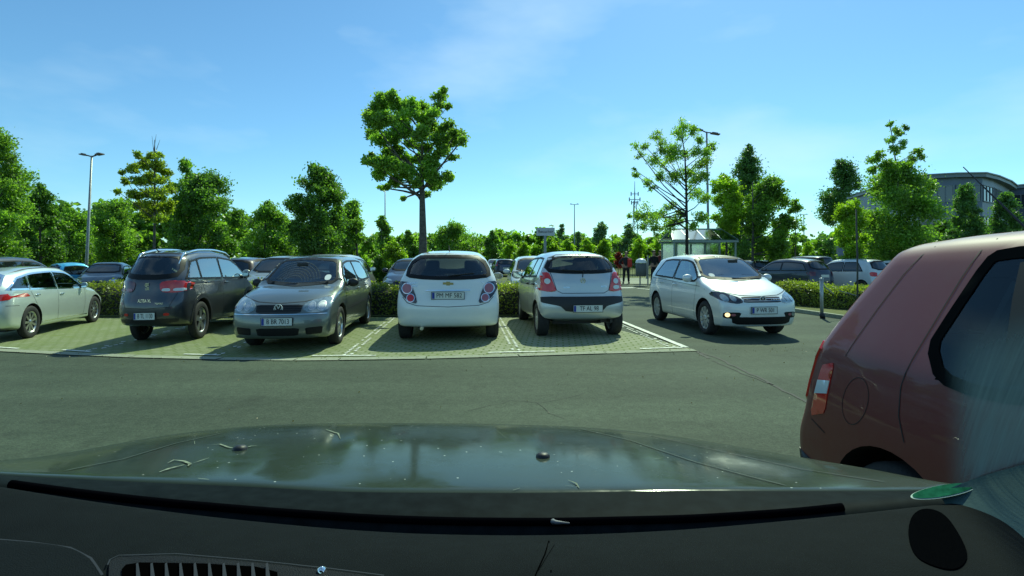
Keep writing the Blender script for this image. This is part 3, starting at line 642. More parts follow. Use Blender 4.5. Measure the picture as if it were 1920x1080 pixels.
def build_tree(name, label, X, Y, clumps, leaves, size, m, tr=0.1, group=None, cat='tree', fork=None, bark=None, twigs=None, limbs=14, trunk_pts=None):
    root = empty(name, (X, Y, 0)); tag(root, label, cat, group)
    C = [(x - X, y - Y, z, r_) for x, y, z, r_ in clumps]
    zs = sorted(c[2] for c in C); zlo = zs[0] - 0.2; top_ = zs[-1]
    tp = trunk_pts or [(0, 0, -0.05), (rnd.uniform(-.03, .03), 0, zlo * 0.5), (rnd.uniform(-.06, .06), 0, max(zlo, 0.3)), (0, 0, (zlo + top_) / 2), (rnd.uniform(-.1, .1), 0, top_)]
    mb = MB(); k = len(tp); mb.tube(tp, [tr * (1.25 if i == 0 else 1 - 0.85 * i / (k - 1)) for i in range(k)], 10)
    tp = [Vector(p) for p in tp]
    def on(t):
        f = t * (len(tp) - 1); i = min(int(f), len(tp) - 2); return tp[i].lerp(tp[i + 1], f - i)
    cs = list(C); rnd.shuffle(cs)
    for c in sorted(cs[:limbs], key=lambda c: c[2]):
        zt_ = max(tp[1].z, zlo + .1 + rnd.random() * .22 * (top_ - zlo), min(c[2] - math.hypot(c[0], c[1]) * rnd.uniform(.7, 1.1), top_ * .9)); best = min((abs(on(t / 40).z - zt_), t / 40) for t in range(4, 40))[1]
        s0 = on(best); e0 = Vector(c[:3]); mid = s0.lerp(e0, 0.45) + Vector((0, 0, rnd.uniform(-.10, .02) * (e0 - s0).length)); r0 = tr * (1 - 0.8 * best) * 0.55
        mb.tube([s0, mid, e0, e0 + Vector((rnd.uniform(-.2, .2), rnd.uniform(-.2, .2), c[3] * .7))], [r0, r0 * .7, r0 * .35, r0 * .12], 6)
    if twigs:
        for a, b in twigs: mb.tube([Vector(a) - Vector((X, Y, 0)), Vector(b) - Vector((X, Y, 0))], [tr * .22, tr * .06], 5)
    mb.build('trunk', bark or BARK, root, True)
    leaf_cloud('crown', cloud_pts(C, int(leaves * 3.7)), size * .56, m, root); return root
def env_clumps(x0, x1, yt, yb, Y, shape='round', n=26, rs=0.26, seed=1):
    """clumps filling a crown whose outline spans photo columns x0..x1 and rows yt..yb at distance Y"""
    q = random.Random(seed); L_, T_ = W3(x0, yt, Y), W3(x1, yb, Y); cx = (L_[0] + T_[0]) / 2; R0 = (T_[0] - L_[0]) / 2; zt, zb = L_[2], T_[2]; out = []
    f = {'round': lambda t: math.sqrt(max(0, 1 - (2 * t - 0.9) ** 2 / 1.25)), 'cone': lambda t: (1 - t) ** 0.45 * 1.05 + 0.05 if t > .12 else .9, 'col': lambda t: 1 - max(0, t - .55) ** 2 * 4.0, 'vase': lambda t: 0.45 + 0.55 * math.sin(math.pi * min(1, t * 1.05)) if t < .95 else .3, 'egg': lambda t: math.sin(math.pi * (0.12 + 0.88 * t) ** 0.75) ** .7}[shape]
    for i in range(n):
        t = (i + q.random()) / n; r_ = max(0.12, R0 * f(t)); rc = min(R0 * rs * q.uniform(.75, 1.35), r_ * .8 + .05); a = q.uniform(0, 6.283); d = max(0, r_ - rc) * math.sqrt(q.uniform(.15, 1))
        out.append((cx + d * math.cos(a), Y + d * math.sin(a), zb + (zt - zb - rc) * t + rc * .4, rc))
    return out
def tree_px(name, label, x0, x1, yt, yb, Y, shape, m, leaves=4500, size=0.1, trunk_px=None, n=26, rs=0.26, tr=0.1, seed=1, group=None, **k):
    cl = env_clumps(x0, x1, yt, yb, Y, shape, n, rs, seed); X = W3(trunk_px or (x0 + x1) / 2, 0, Y)[0]
    return build_tree(name, label, X, Y, cl, leaves, size, LM[m], tr, group, **k)
def hedge(name, label, path, wd, hgt, z0, n, m, size=0.035, group=None):
    root = empty(name, (path[0][0], path[0][1], 0)); tag(root, label, 'hedge', group); ox, oy = path[0]
    P = dens(path, 0.3); mb = MB(); V = []; Fc = []
    for i, p in enumerate(P):
        a = Vector(P[max(i - 1, 0)]); b = Vector(P[min(i + 1, len(P) - 1)]); d = (b - a).normalized(); nn = Vector((-d.y, d.x)); hh = hgt * (0.9 + .06 * math.sin(i * .9) + .04 * math.sin(i * 2.3))
        sc = 0.55 if i in (0, len(P) - 1) else 1
        for s_, z_ in ((-.5, z0), (-.46, hh * .85), (-.3, hh), (.3, hh), (.46, hh * .85), (.5, z0)): V.append((p[0] + nn.x * s_ * wd * sc - ox, p[1] + nn.y * s_ * wd * sc - oy, z_))
        if i:
            k = len(V)
            for j in range(5): Fc.append((k - 12 + j, k - 11 + j, k - 5 + j, k - 6 + j))
    Fc += [tuple(range(6)), tuple(range(len(V) - 1, len(V) - 7, -1))]
    mk('branches', V, Fc, BARKD, root)
    V = np.array(V); k = np.array([f for f in Fc if len(f) == 4]); A = V[k]; w_ = np.linalg.norm(np.cross(A[:, 1] - A[:, 0], A[:, 3] - A[:, 0]), axis=1); idx = rng.choice(len(k), n, p=w_ / w_.sum())
    u, v = rng.uniform(size=(2, n, 1)); Q = A[idx]; pt = (Q[:, 0] * (1 - u) + Q[:, 3] * u) * (1 - v) + (Q[:, 1] * (1 - u) + Q[:, 2] * u) * v
    pt = pt + rng.normal(size=(n, 3)) * [.04, .04, .045] + (np.sin(pt[:, :1] * 2.3) + np.sin(pt[:, :1] * 5.1 + 1)) * [[0, 0, .022]] + np.maximum(0, rng.normal(size=(n, 1)) - 1.2) * [[0, 0, .07]]
    leaf_cloud('foliage', pt, size, m, root); return root
hedge('hedge', 'long clipped green hedge behind the row of parked cars', [(-15, 12.7), (-6, 12.75), (-1, 12.8), (0.75, 12.85)], 1.15, 0.74, 0.0, 60000, LM['hedge'], 0.03)
hedge('hedge', 'clipped green hedge on the kerbed island right of the moving silver hatchback', [G(1462, 570), G(1500, 574), G(1600, 582), G(1720, 589), G(1900, 600)], 1.1, 0.62, 0.05, 34000, LM['hedge'], 0.03)

LIT = leafmat('dry_leaf', (.10, .08, .03), (.22, .18, .08), .1)
lp = np.stack([rng.uniform(-9, 5.5, 420), rng.uniform(4.2, 8.2, 420) ** 1.0, np.full(420, .012)], 1); lp[:, 1] = np.where(rng.random(420) < .65, np.interp(lp[:, 0], [k[0] for k in KL], [k[1] for k in KL]) - np.abs(rng.normal(0, .16, 420)), lp[:, 1])
lf = leaf_cloud('leaf_litter', lp, .010, LIT, flat=0.0); tag(lf, 'dry leaf litter scattered along the kerb and on the road', 'leaf litter', None, 'stuff')

# ------------------------------------------------------------------ the parked and moving cars
def std_hatch(**k):
    q = dict(name='hatchback', L=4.04, W=1.735, H=1.517, ra=-1.325, fa=1.2, wr=0.305, roofw=0.56, rr=0.17, fr=0.34, crown=0.03, edge=0.05,
        top=[(-2.02, 1.44), (-1.8, 1.48), (-0.9, 1.517), (0.0, 1.505), (0.4, 1.45), (1.1, 1.03), (1.2, 0.99), (1.6, 0.93), (1.9, 0.83), (2.02, 0.70)],
        belt=[(-2, 1.0), (0.9, 0.94), (1.3, 1.4), (2.2, 1.4)], bot=[(-2.02, 0.27), (-1.6, 0.2), (1.5, 0.19), (2.02, 0.22)],
        rear=[(0.2, .10), (0.35, .02), (.55, 0), (.68, .02), (.78, .07), (1.0, .12), (1.2, .25), (1.45, .42), (1.6, .5)],
        front=[(0.2, .12), (0.35, .03), (.5, 0), (.65, .02), (.75, .08), (.9, .2)],
        plan=[(-2, .95), (-1.3, 1), (1.2, 1.0), (2, .94)], side=COMMON_SIDE, rim=dict(n=5, w=.06))
    q.update(k); return q
def rescale_top(q, L0):
    pass

# --- 1: white hatchback, rear view
q = std_hatch(paint=paint('white_paint', (0.74, 0.78, 0.76), 0.0, 0.3, 0.05), H=1.517)
root, sh = car_base(q, (-1.20, 10.24), R(4.8), (1, 1, 1), 'white hatchback parked tail-out with round red tail lamps, between the grey and the silver hatchback')
rg = SEAL
sh.window('rear_window', chaikin([(-.70, 1.12), (-.60, 1.07), (0, 1.045), (.60, 1.07), (.70, 1.12), (.56, 1.39), (.3, 1.405), (-.3, 1.405), (-.56, 1.39)], 1, .3), 'B', GL, rings=rg, ring=.03, inner=.03)
sh.window('windscreen', chaikin([(-.68, 1.03), (0, 1.0), (.68, 1.03), (.55, 1.40), (0, 1.44), (-.55, 1.40)], 1, .15), 'F', GL, rings=rg)
side_windows(sh, rg, [(-1.35, -.42, .25, 0), (-.36, .95, 0, -.62)], GL)
for sx in (-1, 1):
    T = chaikin([(-.80, 1.0), (-.62, .985), (-.535, .82), (-.485, .645), (-.62, .665), (-.735, .76), (-.81, .88)], 1, .2); T = T if sx < 0 else mir(T)
    t = sh.decal('tail_lamp', T, 'B', SMOKE, off=.012, res=.04, thick=.03)
    for (cx, cz, r_, m_) in ((-.665, .885, .078, PINKL), (-.60, .733, .058, REDL if sx < 0 else PINKL)):
        sh.decal('lamp_ring', circ(cx * -sx, cz, r_ + .012), 'B', CHROME, off=.017, res=.03, thick=.01, hole=circ(cx * -sx, cz, r_), parent=t)
        sh.decal('lamp_lens', circ(cx * -sx, cz, r_), 'B', m_, off=.02, res=.03, thick=.012, parent=t)
sh.strips('panel_gap', [('B', [(-.74, .75), (-.66, .66), (-.5, .615), (0, .595), (.5, .615), (.66, .66), (.74, .75)]), ('B', [(-.80, 1.0), (-.78, 1.08)]), ('B', [(.80, 1.0), (.78, 1.08)])], SEAM, .009)
sh.decal('trim', rect(-.36, .36, .848, .862), 'B', CHROME, off=.014, thick=.02)
plate(sh, root, 'PM MF 582', 'B', 0, .775)
badge(sh, root, 'bow_tie_badge', [[(-.085, .012), (-.03, .012)], [(-.085, -.005), (-.03, -.005)], [(-.03, .024), (.03, .024)], [(-.03, .008), (.03, .008)], [(-.03, -.008), (.03, -.008)], [(-.03, -.022), (.03, -.022)], [(.03, .006), (.085, .006)], [(.03, -.01), (.085, -.01)]], GOLD, 'B', 0, .965, .017)
for txt, x, z, sz in (('CHEVROLET', -.53, .97, .05), ('AVEO', -.53, .925, .04), ('LTZ', .56, .985, .035)):
    p, n = sh.hit('B', x, z); t = link_mesh('lettering', text_mesh(txt, sz), CHROME, root); t.location = (x, p.y - .008, z); t.rotation_euler = (R(78), 0, 0)
mb = MB(); mb.tube([(0, sh.hit('B', 0, 1.09)[0].y - .02, 1.085), (.1, sh.hit('B', .1, 1.1)[0].y - .025, 1.10), (.42, sh.hit('B', .42, 1.14)[0].y - .022, 1.13)], .009, 6); mb.build('rear_wiper', BLK, root)
mb = MB(); mb.tube([(0, -1.32, 1.50), (0, -1.5, 1.60)], [.012, .003], 6); mb.build('aerial', BLK, root)
for sx in (-1, 1): mirror(sh, root, .95, .62, 1.0, q['paint'], sx)
seats(root, q['W'], .1, -.75, .52); cabin(root, q['W'], .95, .93)
mb = MB(); mb.tube([(-.42, -1.98, .25), (-.42, -1.7, .26)], .03, 10); mb.build('exhaust', ALLOY, root)
mb = MB(); mb.box(-.8, .8, -1.62, -1.55, 1.452, 1.47); sh.finish()
handle(sh, root, 'L', -.32, .88, q['paint']); handle(sh, root, 'R', -.32, .88, q['paint'])

# --- 2: small silver hatchback, rear view
q = std_hatch(paint=paint('silver_paint', (0.52, 0.56, 0.57), 0.45, 0.36, 0.06), L=3.565, W=1.60, H=1.47, ra=-1.28, fa=1.08, wr=.285, roofw=.50,
    top=[(-1.78, 1.40), (-1.6, 1.43), (-.7, 1.47), (.1, 1.455), (.45, 1.40), (1.08, 1.03), (1.2, .98), (1.5, .9), (1.7, .78), (1.78, .68)],
    belt=[(-1.8, 1.02), (.8, .92), (1.25, 1.4), (2, 1.4)], bot=[(-1.78, .33), (-1.4, .24), (1.3, .2), (1.78, .24)],
    rear=[(0.2, .12), (0.35, .03), (.5, 0), (.62, .015), (.72, .07), (.95, .10), (1.1, .17), (1.4, .33), (1.6, .4)], plan=[(-1.8, .96), (-1.2, 1), (1.0, 1.0), (1.8, .93)], rim=dict(n=7, w=.07, cap=True))
root, sh = car_base(q, (1.035, 10.50), R(6.5), (.975, 1, 1.03), 'small silver hatchback with large red tail lamps and a black bumper strip')
rg = SEAL
sh.window('rear_window', chaikin([(-.64, 1.135), (-.3, 1.105), (.3, 1.105), (.64, 1.135), (.50, 1.365), (0, 1.385), (-.50, 1.365)], 1, .2), 'B', GL, rings=rg, ring=.03, inner=.03)
sh.window('windscreen', chaikin([(-.62, 1.03), (0, 1.0), (.62, 1.03), (.5, 1.35), (0, 1.39), (-.5, 1.35)], 1, .15), 'F', GL, rings=rg)
side_windows(sh, rg, [(-1.15, -.42, .2, 0), (-.36, .92, 0, -.6)], GLS, lo=.03)
for sx in (-1, 1):
    T = chaikin([(-.76, 1.09), (-.585, 1.10), (-.53, .95), (-.47, .79), (-.6, .775), (-.775, .80), (-.79, .95)], 1, .15); T = T if sx < 0 else mir(T)
    t = sh.decal('tail_lamp', T, 'B', REDL, off=.014, res=.04, thick=.03)
    c = -.62 * -sx; sh.decal('lamp_lens', circ(c, .95, .05, .045), 'B', WHL, off=.02, res=.03, parent=t)
    if sx > 0: sh.decal('lamp_lens', chaikin(rect(.56, .68, .815, .88), 1), 'B', WHL, off=.02, res=.03, parent=t)
sh.decal('bumper_strip', chaikin([(-.745, .70), (.745, .70), (.745, .60), (.42, .545), (.32, .455), (-.32, .455), (-.42, .545), (-.745, .60)], 1, .12), 'B', BLK, off=.008, thick=.015)
sh.strips('panel_gap', [('B', [(-.56, 1.10), (-.50, .90), (-.47, .80), (-.38, .755), (.38, .755), (.47, .80), (.5, .9), (.56, 1.10)]), ('L', [(-1.0, 1.0), (-.98, .6), (-.9, .33)]), ('L', [(-.39, 1.0), (-.41, .32)]), ('L', [(.62, .32), (.66, .9), (.72, .98)])], SEAM, .009)
plate(sh, root, 'TF AL 98', 'B', .06, .505)
badge(sh, root, 'round_badge', [[(-.05, 0), (.05, 0)]], CHROME, 'B', 0, .96, .012, ring=.045)
for txt, x, z, sz in (('NISSAN', -.3, .85, .035), ('PIXO', .38, .86, .045)):
    p, n = sh.hit('B', x, z); t = link_mesh('lettering', text_mesh(txt, sz), CHROME, root); t.location = (x, p.y - .008, z); t.rotation_euler = (R(82), 0, 0)
mb = MB(); mb.tube([(0, sh.hit('B', 0, 1.09)[0].y - .03, 1.02), (0.02, sh.hit('B', 0, 1.12)[0].y - .03, 1.12), (-.35, sh.hit('B', -.35, 1.15)[0].y - .022, 1.14)], .011, 6); mb.build('rear_wiper', BLK, root)
for sx in (-1, 1): mirror(sh, root, .88, .62, .99, BLK, sx, 1.05)
handle(sh, root, 'L', -.3, .86, BLK); handle(sh, root, 'L', -1.0, .88, BLK)
seats(root, q['W'], .1, -.7, .52, rear_hr=False); cabin(root, q['W'], .9, .93); sh.finish()
mb = MB(); mb.tube([(.5, -1.72, .28), (.5, -1.4, .28)], .025, 8); mb.box(.35, .62, -1.55, -1.3, .24, .34); mb.build('exhaust', BLK, root)

# --- 3: grey hatchback facing the camera
q = std_hatch(paint=paint('grey_paint', (0.155, 0.18, 0.17), 0.65, 0.33, 0.1), L=4.2, W=1.76, H=1.485, ra=-1.36, fa=1.22, wr=.315, roofw=.58, fr=.17, edge=.025,
    top=[(-2.1, 1.40), (-1.9, 1.44), (-.9, 1.485), (-.05, 1.485), (.36, 1.44), (1.06, 1.02), (1.16, .985), (1.6, .93), (1.9, .865), (2.03, .79), (2.1, .70)],
    belt=[(-2.1, 1.0), (.8, .94), (1.2, 1.4), (2.2, 1.4)], bot=[(-2.1, .27), (-1.6, .2), (1.5, .18), (2.1, .22)],
    front=[(.15, .1), (.28, .02), (.42, 0), (.55, .015), (.6, .03), (.72, .09), (.85, .18)], plan=[(-2.1, .95), (-1.3, 1), (1.3, 1.0), (2.1, .955)], smooth=3, rim=dict(n=5, w=.075, flare=1.5))
GP = q['paint']
root, sh = car_base(q, (-3.585, 9.42), R(186), (.815, 1.0, .965), 'grey hatchback parked nose-out, its windscreen streaked by wiper arcs')
rg = SEAL
sh.window('windscreen', chaikin([(-.70, 1.03), (0, .985), (.70, 1.03), (.565, 1.385), (0, 1.42), (-.565, 1.385)], 1, .12), 'F', GL, rings=rg)
sh.window('rear_window', chaikin([(-.62, 1.08), (.62, 1.08), (.5, 1.36), (-.5, 1.36)], 1, .2), 'B', GL, rings=rg)
side_windows(sh, rg, [(-1.45, -.36, .3, 0), (-.30, .92, 0, -.66)], GLS)
for sx in (-1, 1):
    T = chaikin([(.40, .66), (.43, .745), (.58, .80), (.76, .825), (.83, .79), (.83, .66), (.70, .61), (.5, .605)], 1, .2); T = T if sx > 0 else mir(T)
    t = sh.decal('headlamp', T, 'F', CLR, off=.008, res=.035, thick=.02)
    for cx, r_ in ((.55, .05), (.70, .06)):
        sh.decal('lamp_ring', circ(cx * sx, .70, r_ + .01), 'F', ALLOY, off=.012, res=.03, hole=circ(cx * sx, .70, r_ - .006), parent=t)
        sh.decal('lamp_lens', circ(cx * sx, .70, r_ - .01), 'F', ALLOY, off=.013, res=.03, parent=t)
sh.decal('grille', chaikin([(-.40, .725), (.40, .725), (.38, .62), (.3, .60), (-.3, .60), (-.38, .62)], 1, .1), 'F', BLK, off=.006, thick=.012)
sh.strips('grille_slat', [('F', [(-.385, z), (.385, z)]) for z in (.64, .67, .70)], SEAL, .008, .012)
sh.decal('air_intake', chaikin([(-.37, .385), (.37, .385), (.34, .27), (-.34, .27)], 1, .1), 'F', SEAL, off=.005)
for sx in (-1, 1):
    T = chaikin([(.46, .385), (.74, .40), (.72, .29), (.47, .28)], 1, .1); sh.decal('air_intake', T if sx > 0 else mir(T), 'F', SEAL, off=.005)
sh.decal('bumper_trim', rect(-.8, .8, .583, .594), 'F', CHROME, off=.006)
badge(sh, root, 'maker_badge', [[(a * 1.35, b * 1.35) for a, b in s_] for s_ in VW], BDG, 'F', 0, .665, .012, ring=.078, disc=.07)
plate(sh, root, 'B BR 7013', 'F', 0, .485, tilt=0)
sh.strips('panel_gap', [('F', [(-.80, .84), (-.4, .765), (0, .745), (.4, .765), (.80, .84)]), ('L', [(.9, .95), (.84, .6), (.78, .26)]), ('L', [(-.33, .95), (-.35, .26)]), ('R', [(.9, .95), (.84, .6), (.78, .26)])], SEAM, .008)
for sd_ in 'LR': sh.strips('side_moulding', [(sd_, [(-1.0, .58), (.85, .56)])], BLK, .045, .006)
for sx in (-1, 1): mirror(sh, root, .96, .68, 1.0, BLK, sx)
for sd_ in 'LR': handle(sh, root, sd_, -.2, .86, GP); handle(sh, root, sd_, -1.05, .88, GP)
mb = MB()
for x0, x1 in ((-.55, .05), (.02, .6)): mb.tube([(x0, sh.hit('F', x0, 1.0)[0].y + .03, 1.0), (x1, sh.hit('F', x1, 1.03)[0].y + .015, 1.02)], .008, 6)
mb.build('wiper', BLK, root)
mb = MB()   # dried arcs left on the glass by the wiper
for k in range(7):
    rr_ = .20 + k * .055; pl = [(.16 + rr_ * math.cos(a), .98 + rr_ * .72 * math.sin(a)) for a in np.linspace(.35, 2.9, 18)]
    pl = [p for p in pl if 1.02 < p[1] < 1.38 and abs(p[0]) < .52]
    if len(pl) > 2: mb.add(*sh.strip(pl, 'F', .0035, .009))
mb.build('wiper_streak', mat('dried_dust', (.12, .14, .12), .9), root)
t = sh.decal('parking_disc', chaikin(rect(-.56, -.44, 1.05, 1.14), 2), 'F', PAPER, off=.007)
seats(root, q['W'], .05, -.8, .52); cabin(root, q['W'], .85, .92); sh.finish()
mb = MB(); mb.box(-.3, .3, 2.0, 2.02, .2, .25)

# --- 4: dark compact MPV with silver roof rails, rear three-quarter
q = std_hatch(name='estate_car', paint=paint('dark_violet_paint', (0.052, 0.058, 0.068), 0.6, 0.33, 0.14), L=4.48, W=1.79, H=1.60, ra=-1.32, fa=1.26, wr=.335, gap=.055, fz=.30, roofw=.60, rr=.26,
    top=[(-2.24, 1.50), (-2.0, 1.54), (-1.2, 1.59), (-.3, 1.60), (.35, 1.55), (.7, 1.43), (1.35, 1.07), (1.5, 1.03), (1.9, .93), (2.15, .8), (2.24, .7)],
    belt=[(-2.2, 1.08), (1.0, 1.0), (1.5, 1.5), (2.2, 1.5)], bot=[(-2.24, .34), (-1.8, .26), (1.7, .22), (2.24, .28)], plan=[(-2.2, .95), (-1.4, 1), (1.4, 1.0), (2.2, .93)],
    rear=[(.2, .14), (.4, .03), (.55, 0), (.72, .01), (.82, .06), (1.05, .10), (1.2, .18), (1.5, .42), (1.7, .5)], rim=dict(n=5, w=.085, flare=1.3))
AP = q['paint']
root, sh = car_base(q, (-5.98, 9.84), R(8.5), (.57, .86, .955), 'dark estate car with silver roof rails and red tail lamps, rear towards us', wheels=dict(n=5, w=.08, flare=1.4))
rg = SEAL
sh.window('rear_window', chaikin([(-.68, 1.19), (-.4, 1.14), (.4, 1.14), (.68, 1.19), (.58, 1.46), (.3, 1.49), (-.3, 1.49), (-.58, 1.46)], 1, .25), 'B', GLD, rings=rg, ring=.05, inner=.03)
sh.window('windscreen', chaikin([(-.68, 1.1), (.68, 1.1), (.56, 1.47), (-.56, 1.47)], 1, .15), 'F', GL, rings=rg)
side_windows(sh, rg, [(-1.85, -1.32, .42, .0), (-1.27, -.32, 0, 0), (-.26, 1.1, 0, -.75)], GLS, lo=.03, hi=.09)
for sx in (-1, 1):
    T = chaikin([(.30, 1.04), (.5, 1.075), (.82, 1.06), (.87, .99), (.84, .90), (.7, .87), (.4, .88), (.32, .93)], 1, .2); T = T if sx > 0 else mir(T)
    t = sh.decal('tail_lamp', T, 'B', REDL if sx > 0 else REDD, off=.012, res=.04, thick=.025)
    for a, b in ((.36, .54), (.59, .82)):
        T = chaikin([(a, .90), (b, .895), (b, .945), (a + .02, .945)], 1, .2); sh.decal('lamp_lens', T if sx > 0 else mir(T), 'B', PINKL if sx < 0 else WHL, off=.018, res=.03, parent=t)
    sh.decal('reflector', chaikin(rect(.50 * sx - .06, .50 * sx + .06, .50, .545), 1), 'B', REDL, off=.01)
    mb = MB(); ys = np.linspace(-1.85, .75, 14); zz = np.interp(ys, sh.ys, sh.env)
    pts = [(sx * (.56 if 0 < i < 13 else .55), y, z + (.055 if 0 < i < 13 else .01)) for i, (y, z) in enumerate(zip(ys, zz))]; mb.tube(pts, .024, 8); mb.build('roof_rail', CHROME, root, True)
badge(sh, root, 'maker_badge', [[(.045, .055), (-.035, .055), (-.045, .02), (.045, -.015), (.045, -.055), (-.045, -.055)], [(-.04, .03), (.045, .03)], [(-.045, -.03), (.04, -.03)]], CHROME, 'B', 0, .97, .02)
t = None
for txt, x, z, sz in (('ALTEA XL', -.02, .745, .075), ('FREETRACK', .34, .70, .04)):
    p, n = sh.hit('B', x, z); t = link_mesh('lettering', text_mesh(txt, sz), CHROME, root); t.location = (x, p.y - .008, z); t.rotation_euler = (R(88), 0, 0)
plate(sh, root, 'B TL 1130', 'B', 0, .50)
sh.decal('bumper_trim', chaikin([(-.75, .45), (.75, .45), (.7, .38), (-.7, .38)], 1, .15), 'B', BLK, off=.008)
sh.strips('panel_gap', [('B', [(-.72, 1.1), (-.68, .85), (-.55, .635), (0, .62), (.55, .635), (.68, .85), (.72, 1.1)]), ('R', [(-.29, 1.0), (-.31, .32)]), ('R', [(-1.3, 1.05), (-1.12, .75), (-.95, .34)]), ('R', [(.9, .34), (.98, .98)])], SEAM, .009)
for ya in (q['ra'], q['fa']):
    for sd_ in 'LR': sh.decal('wheel_arch_trim', [(ya + .47 * math.cos(a), .34 + .47 * math.sin(a)) for a in np.linspace(-.1, math.pi + .1, 26)] + [(ya + .395 * math.cos(a), .34 + .395 * math.sin(a)) for a in np.linspace(math.pi + .1, -.1, 26)], sd_, BLK, off=.012, res=.06, thick=.02)
for sx in (-1, 1): mirror(sh, root, .98, .86, 1.08, AP, sx)
for sd_ in 'LR': handle(sh, root, sd_, -.12, .97, AP); handle(sh, root, sd_, -1.05, 1.0, AP)
mb = MB(); mb.tube([(.0, -1.75, 1.56), (-.02, -1.93, 1.64)], [.012, .003], 6); mb.build('aerial', BLK, root)
seats(root, q['W'], .1, -.8, .62); cabin(root, q['W'], 1.15, 1.0); sh.finish()

# --- 5: silver estate at the left edge
q = std_hatch(name='estate_car', paint=paint('bright_silver_paint', (0.66, 0.74, 0.70), 0.5, 0.34, 0.04), L=4.7, W=1.81, H=1.46, ra=-1.32, fa=1.53, wr=.33, roofw=.58, rr=.28, fr=.4,
    top=[(-2.35, 1.33), (-2.1, 1.375), (-1.2, 1.44), (-.3, 1.46), (.2, 1.43), (.5, 1.34), (1.15, .99), (1.3, .96), (1.8, .9), (2.2, .76), (2.35, .66)],
    belt=[(-2.35, 1.02), (-1, .97), (1.0, .90), (1.4, 1.4), (2.5, 1.4)], bot=[(-2.35, .3), (-1.8, .21), (1.9, .18), (2.35, .24)], plan=[(-2.3, .95), (-1.4, 1), (1.5, 1.0), (2.3, .92)],
    rear=[(.2, .12), (.4, .02), (.6, 0), (.75, .03), (.95, .07), (1.1, .16), (1.35, .45), (1.6, .6)], rim=dict(n=9, w=.04, flare=1.5))
MP = q['paint']
root, sh = car_base(q, (-9.02, 9.71), R(17.4), (.50, .80, .845), 'silver estate car with multi-spoke wheels, leftmost in the front row')
rg = CHROME
side_windows(sh, rg, [(-2.0, -1.36, .62, .05), (-1.31, -.30, .05, 0), (-.25, .98, 0, -.72)], GL, lo=.025, hi=.07)
sh.window('rear_window', chaikin([(-.62, 1.07), (.62, 1.07), (.5, 1.32), (-.5, 1.32)], 1, .2), 'B', GLD, rings=rg)
sh.window('windscreen', chaikin([(-.68, 1.0), (.68, 1.0), (.55, 1.34), (-.55, 1.34)], 1, .15), 'F', GL, rings=rg)
for sx in (-1, 1):
    T = chaikin([(.5, .93), (.86, .95), (.88, .84), (.6, .80)], 1, .2); sh.decal('tail_lamp', T if sx > 0 else mir(T), 'B', REDL, off=.012)
    T = chaikin([(.45, .76), (.86, .84), (.86, .70), (.5, .64)], 1, .2); sh.decal('headlamp', T if sx > 0 else mir(T), 'F', CLR, off=.01)
for sd_ in 'LR':
    sh.decal('tail_lamp_side', chaikin([(-2.24, .95), (-2.12, .91), (-2.10, .87), (-2.24, .82)], 1, .2), sd_, REDL, off=.01)
    handle(sh, root, sd_, -.12, .84, CHROME); handle(sh, root, sd_, -1.1, .88, CHROME)
sh.strips('panel_gap', [(s_, p) for s_ in 'LR' for p in ([(-.28, .93), (-.30, .27)], [(.98, .9), (.95, .5), (.88, .27)], [(-1.33, .96), (-1.15, .7), (-.9, .27)], [(-2.1, .72), (-1.75, .70)])], SEAM, .008)
sh.strips('sill_trim', [(s_, [(-.85, .30), (1.1, .27)]) for s_ in 'LR'], CHROME, .02)
for sx in (-1, 1): mirror(sh, root, .98, .80, .98, MP, sx)
for sx in (-1, 1):
    mb = MB(); ys = np.linspace(-1.9, .3, 10); mb.tube([(sx * .5, y, z + .02) for y, z in zip(ys, np.interp(ys, sh.ys, sh.env))], .018, 6); mb.build('roof_rail', BLK, root, True)
seats(root, q['W'], 0, -.85, .5); cabin(root, q['W'], .9, .9); sh.finish()

# --- 6: silver-white hatchback driving, front three-quarter
q = std_hatch(paint=paint('pale_silver_paint', (0.66, 0.71, 0.72), 0.4, 0.5, 0.03), L=3.97, W=1.685, H=1.46, ra=-1.285, fa=1.185, wr=.305, roofw=.555, fr=.17, edge=.025, smooth=3,
    top=[(-1.985, 1.39), (-1.75, 1.42), (-.8, 1.46), (0, 1.45), (.3, 1.41), (1.02, 1.02), (1.12, .985), (1.55, .91), (1.8, .83), (1.92, .74), (1.985, .66)],
    belt=[(-2, 1.0), (.8, .92), (1.2, 1.4), (2.2, 1.4)], bot=[(-1.985, .28), (-1.5, .2), (1.45, .18), (1.985, .21)],
    front=[(.15, .1), (.28, .02), (.42, 0), (.58, .01), (.66, .03), (.76, .09), (.9, .2)], rim=dict(n=10, w=.05, cap=True, flare=1.1))
PP = q['paint']
root, sh = car_base(q, (4.065, 10.40), R(187), (.87, .871, 1.0), 'pale silver hatchback driving towards us with a fog lamp lit')
rg = SEAL
sh.window('windscreen', chaikin([(-.68, 1.03), (0, .985), (.68, 1.03), (.55, 1.37), (0, 1.40), (-.55, 1.37)], 1, .12), 'F', GLS, rings=rg)
sh.window('rear_window', chaikin([(-.6, 1.08), (.6, 1.08), (.48, 1.34), (-.48, 1.34)], 1, .2), 'B', GL, rings=rg)
side_windows(sh, rg, [(-1.42, -.35, .36, 0), (-.29, .90, 0, -.62)], GLS)
